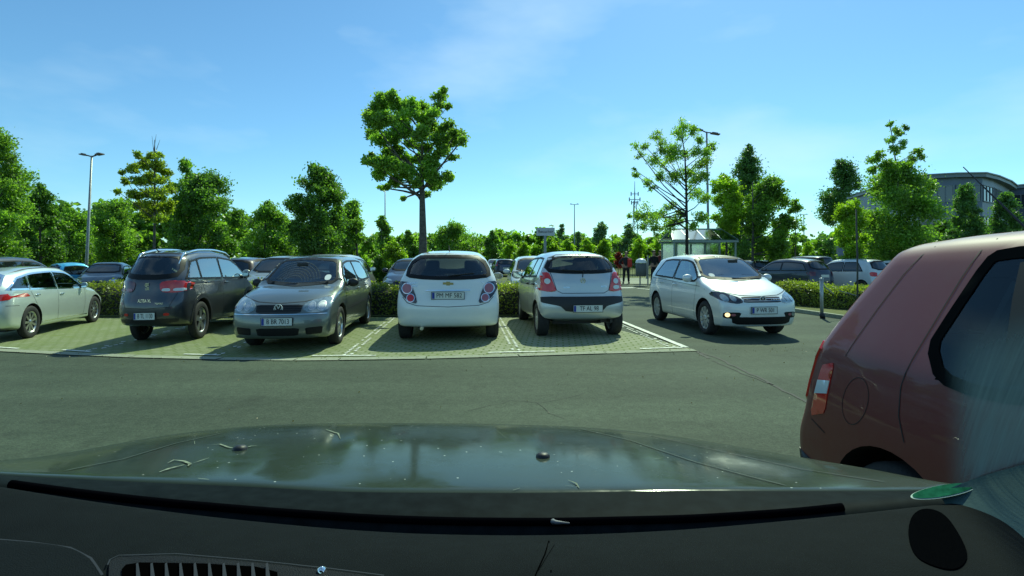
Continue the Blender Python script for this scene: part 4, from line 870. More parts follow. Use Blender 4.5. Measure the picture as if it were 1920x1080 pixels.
for sx in (-1, 1):
    T = chaikin([(.40, .625), (.43, .70), (.60, .765), (.80, .80), (.825, .74), (.80, .665), (.66, .62), (.5, .60)], 1, .2); T = T if sx > 0 else mir(T)
    t = sh.decal('headlamp', T, 'F', SMOKE if sx > 0 else CLR, off=.008, res=.035, thick=.02)
    for cx, r_ in ((.56, .05), (.70, .06)): sh.decal('lamp_lens', circ(cx * sx, .69, r_), 'F', CLR, off=.012, res=.03, parent=t)
    sh.decal('fog_lamp_recess', chaikin([(.44, .46), (.76, .455), (.76, .36), (.5, .345)] if sx > 0 else mir([(.44, .46), (.76, .455), (.76, .36), (.5, .345)]), 1, .15), 'F', SEAL, off=.0045)
    f = sh.decal('fog_lamp', circ(.69 * sx, .415, .042, .036), 'F', LAMPON if sx > 0 else CLR, off=.012, res=.03)
    sh.decal('indicator', chaikin(rect(min(.55 * sx, .63 * sx), max(.55 * sx, .63 * sx), .395, .435), 1), 'F', PINKL, off=.012, res=.03)
sh.decal('grille', chaikin([(-.40, .715), (.40, .715), (.39, .625), (-.39, .625)], 1, .08), 'F', BLK, off=.006)
sh.strips('grille_slat', [('F', [(-.39, z), (.39, z)]) for z in (.65, .685)], CHROME, .006, .012)
sh.decal('air_intake', chaikin([(-.62, .38), (.62, .38), (.60, .28), (.5, .25), (-.5, .25), (-.60, .28)], 1, .1), 'F', SEAL, off=.006)
badge(sh, root, 'maker_badge', [[(a * 1.25, b * 1.25) for a, b in s_] for s_ in VW], BDG, 'F', 0, .668, .011, ring=.07, disc=.064)
plate(sh, root, 'P WR 501', 'F', 0, .495)
sh.strips('panel_gap', [('F', [(-.82, .82), (-.4, .74), (0, .725), (.4, .74), (.82, .82)])] + [(s_, p) for s_ in 'LR' for p in ([(.86, .93), (.80, .6), (.74, .25)], [(-.32, .93), (-.34, .25)], [(-1.1, .7), (-.93, .25)], [(-1.6, .95), (1.0, .86)])], SEAM, .008)
for sx in (-1, 1): mirror(sh, root, .93, .66, 1.0, PP, sx)
for sd_ in 'LR': handle(sh, root, sd_, -.18, .85, PP); handle(sh, root, sd_, -1.0, .87, PP)
sh.decal('parking_disc', chaikin(rect(.42, .54, 1.03, 1.09), 2), 'F', PAPER, off=.007)
mb = MB(); mb.tube([(-.1, -1.5, 1.44), (-.1, -1.68, 1.53)], [.01, .003], 6); mb.build('aerial', BLK, root)
mb = MB(); mb.tube([(-.55, sh.hit('F', -.5, 1.0)[0].y + .02, 1.0), (.1, sh.hit('F', .1, 1.0)[0].y + .02, 1.01)], .008, 6); mb.build('wiper', BLK, root)
seats(root, q['W'], .05, -.75, .5); cabin(root, q['W'], .85, .92); sh.finish()

# --- 7: the red hatchback beside us, nose towards us, its rear quarter in view
RP = paint('faded_red_paint', (0.135, 0.008, 0.005), 0.0, 0.5, 0.12, .32)
q = std_hatch(paint=RP, L=4.15, W=1.735, H=1.52, ra=-1.28, fa=1.23, wr=.31, roofw=.55, rr=.12, crown=.025, edge=.03, smooth=3, n=(30, 110, 34),
    top=[(-2.075, 1.46), (-1.8, 1.485), (-.9, 1.515), (-.1, 1.50), (.3, 1.42), (1.0, 1.02), (1.1, .98), (1.6, .9), (1.9, .8), (2.075, .66)],
    belt=[(-2.1, .96), (.8, .92), (1.2, 1.4), (2.2, 1.4)], bot=[(-2.075, .28), (-1.6, .2), (1.5, .2), (2.075, .24)],
    rear=[(.2, .06), (.35, .0), (.56, 0), (.63, .05), (.8, .08), (.97, .12), (1.2, .23), (1.43, .36), (1.6, .45)], plan=[(-2.1, .955), (-1.5, 1), (1.2, 1.0), (2, .94)])
XC, YC = 2.24, 0.58
root, sh = car_base(q, (XC, YC), R(180), (1, 1, 1), 'faded red hatchback close on our right with rusty rear quarter and round fuel flap')
def rp(px, py):        # where the sight line through a photo point meets the flank -> (y, z) on the car
    z = 1.0
    for _ in range(12):
        hw = .84 if z < .96 else .84 - (z - .96) / .5 * .25; X = XC - hw; Y = X / ((px - 960) / F); z = CH - (py - YH) / F * Y
    return (-(Y - YC), z)
rg = FRIT
P1 = chaikin([rp(*p) for p in ((1752, 712), (1740, 650), (1778, 592), (1848, 488), (1872, 472), (2060, 455), (2060, 770), (1830, 745))], 1, .2)
sh.window('side_window', P1, 'R', GLR, rings=rg, ring=.010, inner=.028); sh.window('side_window', P1, 'L', GL, rings=rg, ring=.02, inner=.012)
sh.window('rear_window', chaikin([(-.62, 1.0), (.62, 1.0), (.5, 1.36), (-.5, 1.36)], 1, .2), 'B', GL, rings=rg)
sh.window('windscreen', chaikin([(-.68, 1.0), (.68, 1.0), (.55, 1.36), (-.55, 1.36)], 1, .15), 'F', GL, rings=rg)
mb = MB(); mb.add(*sh.strip([rp(1893, 720), rp(1915, 560), rp(1930, 490)], 'R', .05, .010)); mb.build('window_divider', SEAL, root)
FL = [rp(1607 + 24 * math.cos(a), 752 + 44 * math.sin(a)) for a in np.linspace(0, 2 * math.pi, 27)]
for s_ in 'LR':
    sh.strips('panel_gap', [(s_, [rp(*p) for p in ((1738, 462), (1690, 515), (1640, 580), (1575, 668))]), (s_, [rp(*p) for p in ((1849, 447), (1800, 520), (1745, 610), (1705, 674), (1686, 726), (1690, 780), (1706, 830))]),
        (s_, [rp(1524, 785), rp(1552, 812)])], SEAM, .005, .0015)
    sh.strips('fuel_flap', [(s_, FL)], SEAM, .0032, .0012)
    sh.decal('tail_lamp', chaikin([rp(*p) for p in ((1534, 684), (1557, 680), (1551, 775), (1522, 779))], 1, .1), s_, REDD if 0 else REDL, off=.003, thick=.02, res=.03)
    sh.decal('lamp_lens', [rp(*p) for p in ((1531, 712), (1554, 714), (1552, 738), (1528, 737))], s_, WHL, off=.006, thick=.02, res=.03)
    sh.decal('rubbing_strip', [rp(*p) for p in ((1495, 838), (1522, 862), (1530, 882), (1495, 870))], s_, BLK, off=.006, thick=.02)
for sx in (-1, 1):
    T = chaikin([(.52, .99), (.80, .99), (.83, .69), (.56, .69)], 1, .1); sh.decal('tail_lamp', T if sx > 0 else mir(T), 'B', REDL, off=.01)
mb = MB(); mb.tube([(.12, -1.50, 1.47), (.16, -1.78, 1.80)], [.005, .002], 8); mb.lathe([(.0, 1.44), (.025, 1.44), (.018, 1.475), (0.001, 1.48)], 'Z', 14, (.12, -1.49, 0.0)); mb.build('aerial', BLK, root)
for sx in (-1, 1): mirror(sh, root, .96, .62, .98, BLK, sx)
for sd_ in 'LR': handle(sh, root, sd_, -.2, .83, BLK)
seats(root, q['W'], .1, -.82, .50); cabin(root, q['W'], .85, .9)
mb = MB(); mb.tube([(.62, -1.05, 1.30), (.60, -.95, .95), (.45, -.85, .7)], .022, 6); mb.tube([(.62, -1.05, 1.30), (.68, -1.20, .9)], .022, 6); mb.build('seat_belt', BLK, root)
sh.finish()

# --- cars further back
def far_car(label, px, Y, deg, col, kind='hatch', face='B', sc=(1, 1, 1), metal=.5, group=None, text=None, lamp=REDL, gls=GLO, name='hatchback', cat='car'):
    base = dict(paint=paint('far_paint', col, metal, .4, .05), n=(18, 60, 16), smooth=2)
    if kind == 'hatch': q = std_hatch(**base)
    elif kind == 'mpv': q = std_hatch(**base, H=1.62, roofw=.62, top=[(-2.02, 1.56), (-1.8, 1.6), (-.6, 1.62), (.2, 1.58), (.6, 1.45), (1.25, 1.08), (1.4, 1.03), (1.8, .92), (2.02, .75)], belt=[(-2, 1.08), (1.0, 1.0), (1.4, 1.5), (2.2, 1.5)],
        rear=[(.2, .1), (.35, .01), (.6, 0), (.8, .03), (1.1, .06), (1.3, .12), (1.6, .24)])
    elif kind == 'estate': q = std_hatch(**base, H=1.48, L=4.6, ra=-1.3, fa=1.5, top=[(-2.3, 1.38), (-2.0, 1.43), (-.6, 1.48), (.2, 1.44), (.5, 1.35), (1.15, 1.0), (1.3, .96), (1.9, .88), (2.3, .7)], belt=[(-2.3, .98), (1.0, .92), (1.4, 1.4), (2.5, 1.4)],
        rear=[(.2, .1), (.35, .01), (.6, 0), (.8, .04), (1.0, .12), (1.4, .5), (1.6, .65)], plan=[(-2.3, .94), (-1.3, 1), (1.5, 1), (2.3, .93)])
    elif kind == 'saloon': q = std_hatch(**base, H=1.42, L=4.5, ra=-1.3, fa=1.45, top=[(-2.25, .92), (-1.9, 1.02), (-1.55, 1.05), (-.85, 1.36), (-.3, 1.42), (.3, 1.4), (.6, 1.3), (1.2, .98), (1.9, .88), (2.25, .7)], belt=[(-2.3, 1.3), (-1.6, 1.2), (-1.3, .96), (1.0, .92), (1.4, 1.4), (2.5, 1.4)],
        rear=[(.2, .1), (.4, 0), (.7, .0), (.9, .06), (1.2, .1)], plan=[(-2.3, .94), (-1.3, 1), (1.5, 1), (2.3, .93)])
    elif kind == 'tiny': q = std_hatch(**base, H=1.54, L=2.7, W=1.56, ra=-.95, fa=.92, wr=.29, top=[(-1.35, 1.42), (-1.1, 1.5), (-.3, 1.54), (.1, 1.5), (.8, 1.05), (1.0, .98), (1.35, .75)], belt=[(-1.3, 1.05), (.5, .95), (.9, 1.5), (2, 1.5)], bot=[(-1.35, .28), (1.35, .22)], plan=[(-1.3, .94), (-.8, 1), (.8, 1), (1.3, .93)],
        rear=[(.2, .08), (.5, 0), (.9, .05), (1.5, .28)])
    q['name'] = name; q['cat'] = cat
    root, sh = car_base(q, ((px - 960) / F * Y, Y), R(deg), sc, label, group); L2 = q['L'] / 2; b = float(sh.belt(-L2 * .4)); h = q['H']; rg = SEAL
    sh.window('rear_window', chaikin([(-.64, b + .10), (.64, b + .10), (.52, h - .12), (-.52, h - .12)], 1, .2), 'B', gls, rings=rg)
    sh.window('windscreen', chaikin([(-.66, b + .08), (.66, b + .08), (.54, h - .10), (-.54, h - .10)], 1, .15), 'F', gls, rings=rg)
    yb = {'hatch': -1.35, 'mpv': -1.7, 'estate': -1.85, 'saloon': -1.15, 'tiny': -.9}[kind]
    ya = {'tiny': .55}.get(kind, .92)
    side_windows(sh, rg, [(yb, -.4, .4 if kind != 'mpv' else .12, 0), (-.34, ya, 0, -.6)] if kind != 'tiny' else [(yb, ya, .15, -.5)], gls, sides='LR')
    for sx in (-1, 1):
        T = [(.52, b - .02), (.80, b), (.82, b - .18), (.56, b - .18)] if kind != 'mpv' else [(.66, 1.40), (.74, 1.40), (.82, .95), (.68, .95)]
        T = chaikin(T, 1, .15); sh.decal('tail_lamp', T if sx > 0 else mir(T), 'B', lamp, off=.01, res=.08)
        T = chaikin([(.42, .66), (.5, .76), (.8, .80), (.8, .66), (.6, .62)], 1, .15); sh.decal('headlamp', T if sx > 0 else mir(T), 'F', CLR, off=.01, res=.08)
        mirror(sh, root, .95, ya - .28, b + .06, q['paint'], sx)
    sh.decal('grille', rect(-.38, .38, .63, .71), 'F', BLK, off=.008, res=.1); sh.decal('air_intake', rect(-.5, .5, .28, .4), 'F', BLK, off=.008, res=.1)
    for fc in 'BF':
        p, n = sh.hit(fc, 0, .78 if fc == 'B' else .5); mb = MB(); s_ = -1 if fc == 'B' else 1; mb.box(-.26, .26, p.y - .012, p.y + .012, (.72 if fc == 'B' else .45), (.83 if fc == 'B' else .56)); mb.build('number_plate', PLW, root)
    if gls is not GLO: seats(root, q['W'], .1, -.7, .5); sh.finish()
    return root
BG = 'cars parked behind the hedge'; BR = 'cars parked beyond the right island'
far_car('black van-like car behind the silver estate at the left edge', 8, 15.5, 12, (.02, .022, .03), 'mpv', sc=(.95, .9, .89), group=BG, name='people_carrier')
far_car('small bright blue two-door car behind the silver estate', 146, 18.5, -30, (.08, .50, .85), 'tiny', sc=(.72, .66, .80), group=BG, metal=.3, name='microcar')
far_car('black saloon nose-out behind the hedge, beside the bright blue car', 205, 18.0, 205, (.012, .014, .016), 'saloon', sc=(.72, .80, .88), group=BG, name='saloon_car')
far_car('dark red-brown hatchback glimpsed between the dark estate and the grey hatchback', 478, 16.0, 4, (.035, .02, .022), 'hatch', sc=(.8, .9, .93), group=BG)
far_car('silver hatchback roof showing right behind the grey hatchback', 535, 14.9, 186, (.33, .36, .34), 'hatch', sc=(.9, .9, .96), group=BG)
far_car('silver people carrier with tall red tail lamps, tail towards us behind the hedge', 640, 15.6, 2, (.34, .36, .35), 'mpv', sc=(.86, .9, .93), group=BG, name='people_carrier')
far_car('dark blue-grey saloon nose-out, half hidden by the white hatchback', 776, 17.0, 184, (.03, .035, .05), 'saloon', sc=(.88, .9, .98), group=BG, name='saloon_car')
far_car('white car facing us behind the small silver hatchback', 1004, 15.6, 183, (.66, .70, .68), 'hatch', sc=(.95, .95, .96), group=BG, metal=0)
far_car('tiny silver car on the far lane, left one of the pair', 927, 44, 186, (.5, .53, .52), 'hatch', sc=(.8, 1, .86))
far_car('tiny dark blue car on the far lane, right one of the pair', 943, 40, 8, (.03, .04, .09), 'mpv', sc=(.95, 1, .82), name='people_carrier')
far_car('dark blue estate car, tail towards us, beyond the right hedge', 1474, 20.5, 16, (.03, .036, .06), 'estate', sc=(.68, .80, .93), group=BR, name='estate_car', lamp=REDD)
far_car('white hatchback with visible rear window beyond the right hedge, left of the thin black post', 1586, 20.0, 18, (.56, .62, .66), 'hatch', sc=(.66, .80, .90), group=BR, metal=.1)
far_car('white people carrier furthest right beyond the hedge, partly behind the red car', 1676, 21.0, 18, (.6, .65, .66), 'mpv', sc=(.62, .82, .82), group=BR, metal=.1, name='people_carrier')
far_car('black car whose roof shows behind the dark blue estate', 1503, 27, 12, (.015, .018, .02), 'mpv', sc=(.7, .9, .92), group=BR, name='people_carrier')
far_car('dark car parked in the shade left of the dark blue estate', 1402, 27, 5, (.03, .034, .036), 'hatch', sc=(.8, .9, .85), group=BR)

# ------------------------------------------------------------------ our own car: bonnet, cowl, dashboard, badge, pillar
def px_grid(rows, n, sub=True):
    """rows of photo points with distance [(px,py,Y)...], each resampled to n points"""
    out = []
    for r_ in rows:
        r_ = sorted(r_); xs = np.linspace(r_[0][0], r_[-1][0], n); a = np.array(r_, float)
        X = Prof([(p[0], p[1]) for p in r_], (r_[-1][0] - r_[0][0]) * .02)(xs); Yd = Prof([(p[0], p[2]) for p in r_], (r_[-1][0] - r_[0][0]) * .02)(xs)
        out.append([W3(x, y, d) for x, y, d in zip(xs, X, Yd)])
    return out
def grid_mesh(name, rows, m, parent, levels=2, thick=0.0, skip=None):
    n = len(rows[0]); V = [p for r_ in rows for p in r_]; Fc = [(i * n + j, i * n + j + 1, (i + 1) * n + j + 1, (i + 1) * n + j) for i in range(len(rows) - 1) for j in range(n - 1)]
    o = mk(name, V, Fc, m, parent, True)
    bm = bmesh.new(); bm.from_mesh(o.data); bmesh.ops.recalc_face_normals(bm, faces=bm.faces); bm.to_mesh(o.data); bm.free()
    if levels: md = o.modifiers.new('s', 'SUBSURF'); md.levels = levels; md.render_levels = levels
    if thick: md = o.modifiers.new('t', 'SOLIDIFY'); md.thickness = thick; md.offset = 0
    return o
def bvh_of(o):
    bpy.context.view_layer.update(); dg = bpy.context.evaluated_depsgraph_get(); me = o.evaluated_get(dg).to_mesh(); bm = bmesh.new(); bm.from_mesh(me); b = BVHTree.FromBMesh(bm); bm.free(); return b
def bonnet_paint():
    m, n, l, b = newmat('bonnet_paint'); b.inputs['Metallic'].default_value = .0; b.inputs['Roughness'].default_value = .7; b.inputs['Specular IOR Level'].default_value = .05; b.inputs['Coat Weight'].default_value = .48; b.inputs['Coat Roughness'].default_value = .035
    t = n.new('ShaderNodeTexCoord'); x = n.new('ShaderNodeTexNoise'); x.inputs['Scale'].default_value = 7; x.inputs['Detail'].default_value = 9; x.inputs['Roughness'].default_value = .75; l.new(t.outputs['Object'], x.inputs[0])
    r_ = n.new('ShaderNodeMapRange'); r_.inputs[1].default_value = .42; r_.inputs[2].default_value = .75; r_.inputs[4].default_value = .35; l.new(x.outputs[0], r_.inputs[0])
    mx = n.new('ShaderNodeMix'); mx.data_type = 'RGBA'; mx.inputs[6].default_value = (.020, .031, .020, 1); mx.inputs[7].default_value = (.040, .054, .036, 1); l.new(r_.outputs[0], mx.inputs[0])
    v = n.new('ShaderNodeTexVoronoi'); v.inputs['Scale'].default_value = 42; l.new(t.outputs['Object'], v.inputs['Vector'])      # dried drops and pollen specks
    lt = n.new('ShaderNodeMath'); lt.operation = 'LESS_THAN'; lt.inputs[1].default_value = .085; l.new(v.outputs['Distance'], lt.inputs[0])
    sc = n.new('ShaderNodeSeparateColor'); l.new(v.outputs['Color'], sc.inputs[0]); g2 = n.new('ShaderNodeMath'); g2.operation = 'GREATER_THAN'; g2.inputs[1].default_value = .72; l.new(sc.outputs[0], g2.inputs[0])
    mu = n.new('ShaderNodeMath'); mu.operation = 'MULTIPLY'; l.new(lt.outputs[0], mu.inputs[0]); l.new(g2.outputs[0], mu.inputs[1])
    m2 = n.new('ShaderNodeMix'); m2.data_type = 'RGBA'; m2.inputs[7].default_value = (.42, .44, .38, 1); l.new(mu.outputs[0], m2.inputs[0]); l.new(mx.outputs[2], m2.inputs[6]); l.new(m2.outputs[2], b.inputs['Base Color'])
    rr_ = n.new('ShaderNodeMapRange'); rr_.inputs[1].default_value = .35; rr_.inputs[2].default_value = .7; rr_.inputs[3].default_value = .06; rr_.inputs[4].default_value = .22; l.new(x.outputs[0], rr_.inputs[0]); l.new(rr_.outputs[0], b.inputs['Coat Roughness'])
    return m
own = empty('own_car', (0, .6, 0)); tag(own, 'grey-green car we sit in, with dusty bonnet and black dashboard', 'car')
own_t = Matrix.Translation((0, -.6, 0))
def to_own(o): o.parent = own; o.matrix_parent_inverse = own_t; return o
HR = [(-260, 866, .84), (0, 886, .85), (300, 900, .86), (500, 908, .86), (640, 919, .86), (960, 921, .86), (1300, 917, .86), (1740, 917, .84), (1790, 918, .84)]
HF = [(-260, 884, .98), (0, 872, 1.12), (60, 866, 1.2), (160, 845, 1.32), (300, 816, 1.45), (460, 798, 1.55), (640, 791, 1.6), (900, 793, 1.62), (1080, 798, 1.6), (1200, 808, 1.55), (1300, 822, 1.48), (1500, 858, 1.3), (1640, 885, 1.12), (1740, 913, .93), (1790, 926, .87)]
def lerp_row(A, B, t, lift=0.0):
    xs = np.linspace(-260, 1790, 29); f = lambda r_, k: np.interp(xs, [p[0] for p in r_], [p[k] for p in r_]); ya = f(A, 2); yb = f(B, 2)
    za = CH - (f(A, 1) - YH) / F * ya; zb = CH - (f(B, 1) - YH) / F * yb; xa = (xs - 960) / F * ya; xb = (xs - 960) / F * yb
    return [(x1 * (1 - t) + x2 * t, y1 * (1 - t) + y2 * t, z1 * (1 - t) + z2 * t + lift) for x1, x2, y1, y2, z1, z2 in zip(xa, xb, ya, yb, za, zb)]
rows = [[(x, y - .012, z - .05) for x, y, z in lerp_row(HR, HF, 0)], [(x, y - .003, z - .004) for x, y, z in lerp_row(HR, HF, 0)], lerp_row(HR, HF, 0.012), lerp_row(HR, HF, .2, .006), lerp_row(HR, HF, .42, .012), lerp_row(HR, HF, .62, .014), lerp_row(HR, HF, .8, .012), lerp_row(HR, HF, .92, .006)]
c = lerp_row(HR, HF, 1); rows += [c, [(x * 1.02, y + .10, z - .045) for x, y, z in c], [(x * 1.03, y + .18, z - .14) for x, y, z in c], [(x * 1.03, y + .22, z - .4) for x, y, z in c]]
BP = bonnet_paint(); hood = to_own(grid_mesh('bonnet', rows, BP, None, 2)); hb = bvh_of(hood)
def on_bonnet(px, py, off=.003):
    d = Vector(((px - 960) / F, 1, -(py - YH) / F)).normalized(); o_ = Vector((0, 0, CH)); p, n, i, dd = hb.ray_cast(o_, d)
    if p is None: p, n, i, dd = hb.find_nearest(o_ + d * 1.3)
    if n.dot(d) > 0: n = -n
    return p + n * off, n
def bonnet_line(pts, w_, m, name, off=.0015):
    V = []; Fc = []; q = dens(pts, 12)
    P = [on_bonnet(x, y, off) for x, y in q]
    for i, (p, n) in enumerate(P):
        t = (P[min(i + 1, len(P) - 1)][0] - P[max(i - 1, 0)][0]).normalized(); s_ = n.cross(t).normalized() * w_ / 2 * (1 if 0 < i < len(P) - 1 else .2); V += [p - s_, p + s_]
        if i: k = len(V); Fc.append((k - 4, k - 3, k - 1, k - 2))
    o = mk(name, V, Fc, m, hood, True); return o
DROP = mat('dried_dropping', (.20, .23, .17), .9, var=.5, vscale=60, spec=.1)
bonnet_line([(1085, 804), (1180, 826), (1300, 866), (1400, 893), (1475, 912)], .004, mat('crease_highlight', (.06, .075, .06), .6, spec=.1), 'bonnet_gap_or_highlight')  # highlight along the right crease, painted as a paler strip
bonnet_line([(1120, 803), (1220, 817), (1330, 842), (1500, 880), (1660, 905)], .003, SEAM, 'bonnet_gap_or_highlight')
bonnet_line([(120, 884), (230, 862), (330, 832), (420, 812)], .004, mat('crease_highlight', (.06, .075, .06), .6, spec=.1), 'bonnet_gap_or_highlight')  # painted highlight on the left crease, paler than the bonnet
for pl, w_ in (([(396, 836), (412, 834), (428, 840), (441, 842)], .007), ([(455, 842), (470, 838), (482, 837)], .006), ([(314, 870), (326, 864), (344, 866), (356, 871), (352, 876)], .009), ([(346, 873), (318, 880), (298, 887)], .010), ([(362, 870), (392, 860)], .004),
        ([(364, 828), (365, 834)], .006), ([(371, 899), (392, 901)], .010), ([(1065, 902), (1080, 908), (1086, 917)], .006), ([(1060, 912), (1076, 914)], .004), ([(962, 921), (975, 917)], .006), ([(610, 806), (634, 814), (638, 824)], .006), ([(930, 807), (948, 822)], .003), ([(1228, 862), (1242, 860)], .006)):
    bonnet_line(pl, w_ * .7, DROP, 'bird_dropping', .002)
for px_, py_ in ((450, 843), (1018, 857)):
    p, n = on_bonnet(px_, py_, 0); mb = MB(); mb.lathe([(.017, -.004), (.016, .006), (.010, .011), (.0005, .012)], 'Z', 16); o = mb.build('washer_nozzle', BLK, hood, True)
    o.location = p; o.scale = (.9, .9, .8); o.rotation_euler = n.to_track_quat('Z', 'Y').to_euler()
    mb = MB(); mb.lathe([(.004, .0), (.003, .002), (.0005, .0025)], 'Z', 8, (0, -.012, .008)); mb.build('nozzle_jet', CHROME, o)
mb = MB(); pr2 = [(.30, -3.2), (.42, -3.3), (.80, -3.25), (.86, -2.0), (.87, .2), (.80, .95)]
V = []; Fc = []
for k, (zz, xx) in enumerate([(.22, .74), (.35, .78), (.6, .80), (.84, .79), (.93, .74)]):
    for yy in (-3.2, -2.0, -.8, .1, .6, .95): V.append((xx - (.06 if yy > .9 or yy < -3 else 0), yy, zz - (.06 if yy > .5 else 0)))
for a in range(4):
    for b_ in range(5): k = a * 6 + b_; Fc.append((k, k + 1, k + 7, k + 6))
o = to_own(mk('front_wing', V, Fc, BP, None, True)); md = o.modifiers.new('s', 'SOLIDIFY'); md.thickness = .02
V = [(.74, -3.0, .93), (.74, .35, .93), (.60, -.25, 1.46), (.58, -2.6, 1.44)]; o = to_own(mk('side_glass', V, [(0, 1, 2, 3)], GLO, None)); md = o.modifiers.new('s', 'SOLIDIFY'); md.thickness = .01
V = []; Fc = []
for a, yy in enumerate((-2.7, -1.6, -.6, -.12)):
    for b_, xx in enumerate((-1.15, -.8, -.25, .3, .60)): V.append((xx, yy, 1.47 + .05 * math.sin(math.pi * (b_ + .3) / 4.6) + (.03 if a in (1, 2) else -.01)))
for a in range(3):
    for b_ in range(4): k = a * 5 + b_; Fc.append((k, k + 1, k + 6, k + 5))
o = to_own(mk('roof', V, Fc, BP, None, True)); md = o.modifiers.new('s', 'SOLIDIFY'); md.thickness = .03
# black cowl band with printed dots, wiper rubbing strip
COWL = mat('cowl_glossy_black', (.007, .010, .011), .6, var=.3, vscale=40, spec=.02)
C0 = [(-260, 872, .83), (0, 891, .835), (300, 906, .84), (500, 914, .845), (640, 923, .845), (960, 925, .845), (1300, 921, .845), (1740, 921, .83), (1800, 922, .83)]
C1 = [(-260, 852, .77), (0, 898, .77), (150, 918, .77), (300, 935, .77), (500, 952, .77), (700, 966, .77), (860, 971, .77), (1040, 972, .77), (1300, 966, .77), (1500, 953, .77), (1640, 937, .77), (1800, 924, .77)]
to_own(grid_mesh('cowl', px_grid([C0, [(a, (b + c2) / 2, .805) for (a, b, _), c2 in zip(C1, [np.interp(p[0], [q_[0] for q_ in C0], [q_[1] for q_ in C0]) for p in C1])], C1, [(a, b + 22, .75) for a, b, _ in C1], [(a, b + 60, .735) for a, b, _ in C1]], 40), COWL, None, 1))
mb = MB(); pts = [W3(a, b + 4, .765) for a, b, _ in C1[1:-1]]; 
for i in range(len(pts) - 1): pass
pr = Prof([(a, b) for a, b, _ in C1], 40); mb.tube([W3(x, float(pr(x)) + 7, .762) for x in range(20, 1600, 40)], .006, 8)
to_own(mb.build('wiper_arm', mat('wiper_matt', (.002, .002, .003), .9, spec=0.0), None, True))
mb = MB(); mb.tube([W3(1036, float(pr(1036)) + 6, .756), W3(1042, float(pr(1042)) + 8, .75), W3(1068, float(pr(1068)) + 10, .75)], [.004, .003, .001], 6); to_own(mb.build('wiper_clip', PLB if 0 else mat('clip_grey', (.16, .16, .17), .6), None, True))
# dashboard
DASH = mat('dashboard_black', (.0060, .0080, .0090), .8, bump=.35, bscale=900, spec=.05, var=.12, vscale=30)
D0 = [(-300, 850, .70), (0, 906, .70), (200, 938, .70), (400, 964, .70), (600, 984, .70), (760, 995, .70), (960, 999, .70), (1120, 996, .70), (1280, 988, .70), (1500, 968, .70), (1640, 953, .70), (1760, 938, .70), (1800, 936, .70), (2000, 915, .70)]
D1 = [(-300, 1030, .56), (0, 1035, .56), (1920, 1035, .56), (2200, 1030, .56)]; D2 = [(-400, 1100, .5), (960, 1100, .5), (2300, 1100, .5)]; D3 = [(-500, 1230, .42), (960, 1230, .42), (2400, 1230, .42)]
dash = to_own(grid_mesh('dashboard', px_grid([[(a, b + 60, .73) for a, b, _ in D0], [(a, b + 3, .703) for a, b, _ in D0], [(a, b + 5, .70) for a, b, _ in D0], D1, D2, D3], 44), DASH, None, 2))
hb_d = bvh_of(dash)
def on_dash(px, py, off=.001):
    d = Vector(((px - 960) / F, 1, -(py - YH) / F)).normalized(); o_ = Vector((0, 0, CH)); p, n, i, dd = hb_d.ray_cast(o_, d)
    if p is None: p, n, i, dd = hb_d.find_nearest(o_ + d * .6)
    if n.dot(d) > 0: n = -n
    return p + n * off, n
def dash_patch(poly, m, name, off=.0015, parent=None, thick=.004):
    V = [on_dash(x, y, off)[0] for x, y in poly]; B = [on_dash(x, y, off - thick)[0] for x, y in poly]; n = len(V); Fc = [tuple(range(n))] + [(i, n + i, n + (i + 1) % n, (i + 1) % n) for i in range(n)]
    return mk(name, V + B, Fc, m, parent or dash)
def dash_line(pts, w_, m, name, off=.001):
    V = []; Fc = []; P = [on_dash(x, y, off) for x, y in dens(pts, 10)]
    for i, (p, n) in enumerate(P):
        t = (P[min(i + 1, len(P) - 1)][0] - P[max(i - 1, 0)][0]).normalized(); s_ = n.cross(t).normalized() * w_ / 2; V += [p - s_, p + s_]
        if i: k = len(V); Fc.append((k - 4, k - 3, k - 1, k - 2))
    return mk(name, V, Fc, m, dash)
dash_line([(1033, 1003), (1022, 1040), (1006, 1075), (1000, 1092)], .0014, mat('dash_groove', (.001, .001, .001), .9, spec=0.0), 'dash_seam')
dash_line([(1040, 1022), (1026, 1044), (1010, 1070)], .0005, BIN if 0 else mat('dash_mark', (.004, .004, .004), .9, spec=0.0), 'dash_seam')
BEZ = mat('vent_bezel', (.010, .011, .013), .6, spec=.08, bump=.3, bscale=700); HOLE = mat('vent_dark', (.001, .001, .001), .9, spec=0.0); SLAT = mat('vent_slat', (.030, .033, .04), .6, spec=.1)
vent = dash_patch(chaikin([(204, 1062), (212, 1052), (240, 1046), (330, 1047), (460, 1058), (600, 1072), (700, 1086), (700, 1130), (204, 1130)], 1, .15), BEZ, 'air_vent', .003)
dash_patch([(228, 1075), (236, 1066), (262, 1062), (380, 1064), (480, 1070), (520, 1080), (520, 1128), (228, 1128)], HOLE, 'vent_opening', .0042, vent)
for k in range(10):
    x = 255 + k * 27; dash_patch([(x, 1068), (x + 4, 1066), (x + 14, 1126), (x + 1, 1126)], SLAT, 'vent_slat', .0062, vent, .002)
dash_line([(202, 1066), (206, 1056), (222, 1048), (330, 1045), (470, 1057), (620, 1073), (720, 1086)], .0014, SLAT, 'vent_rim', .004)
p, n = on_dash(603, 1076, .004); mb = MB(); mb.lathe([(.0045, -.002), (.004, .002), (.0005, .0035)], 'Z', 12); o = mb.build('dash_sensor', CHROME, dash, True); o.location = p; o.rotation_euler = n.to_track_quat('Z', 'Y').to_euler()
BIN = mat('binnacle_black', (.006, .008, .009), .7, spec=.05, bump=.3, bscale=700)
dash_patch(chaikin([(-60, 1018), (60, 1026), (130, 1036), (168, 1056), (196, 1100), (196, 1150), (-60, 1150)], 2, .22), BIN, 'instrument_hood', .006, None, .012)
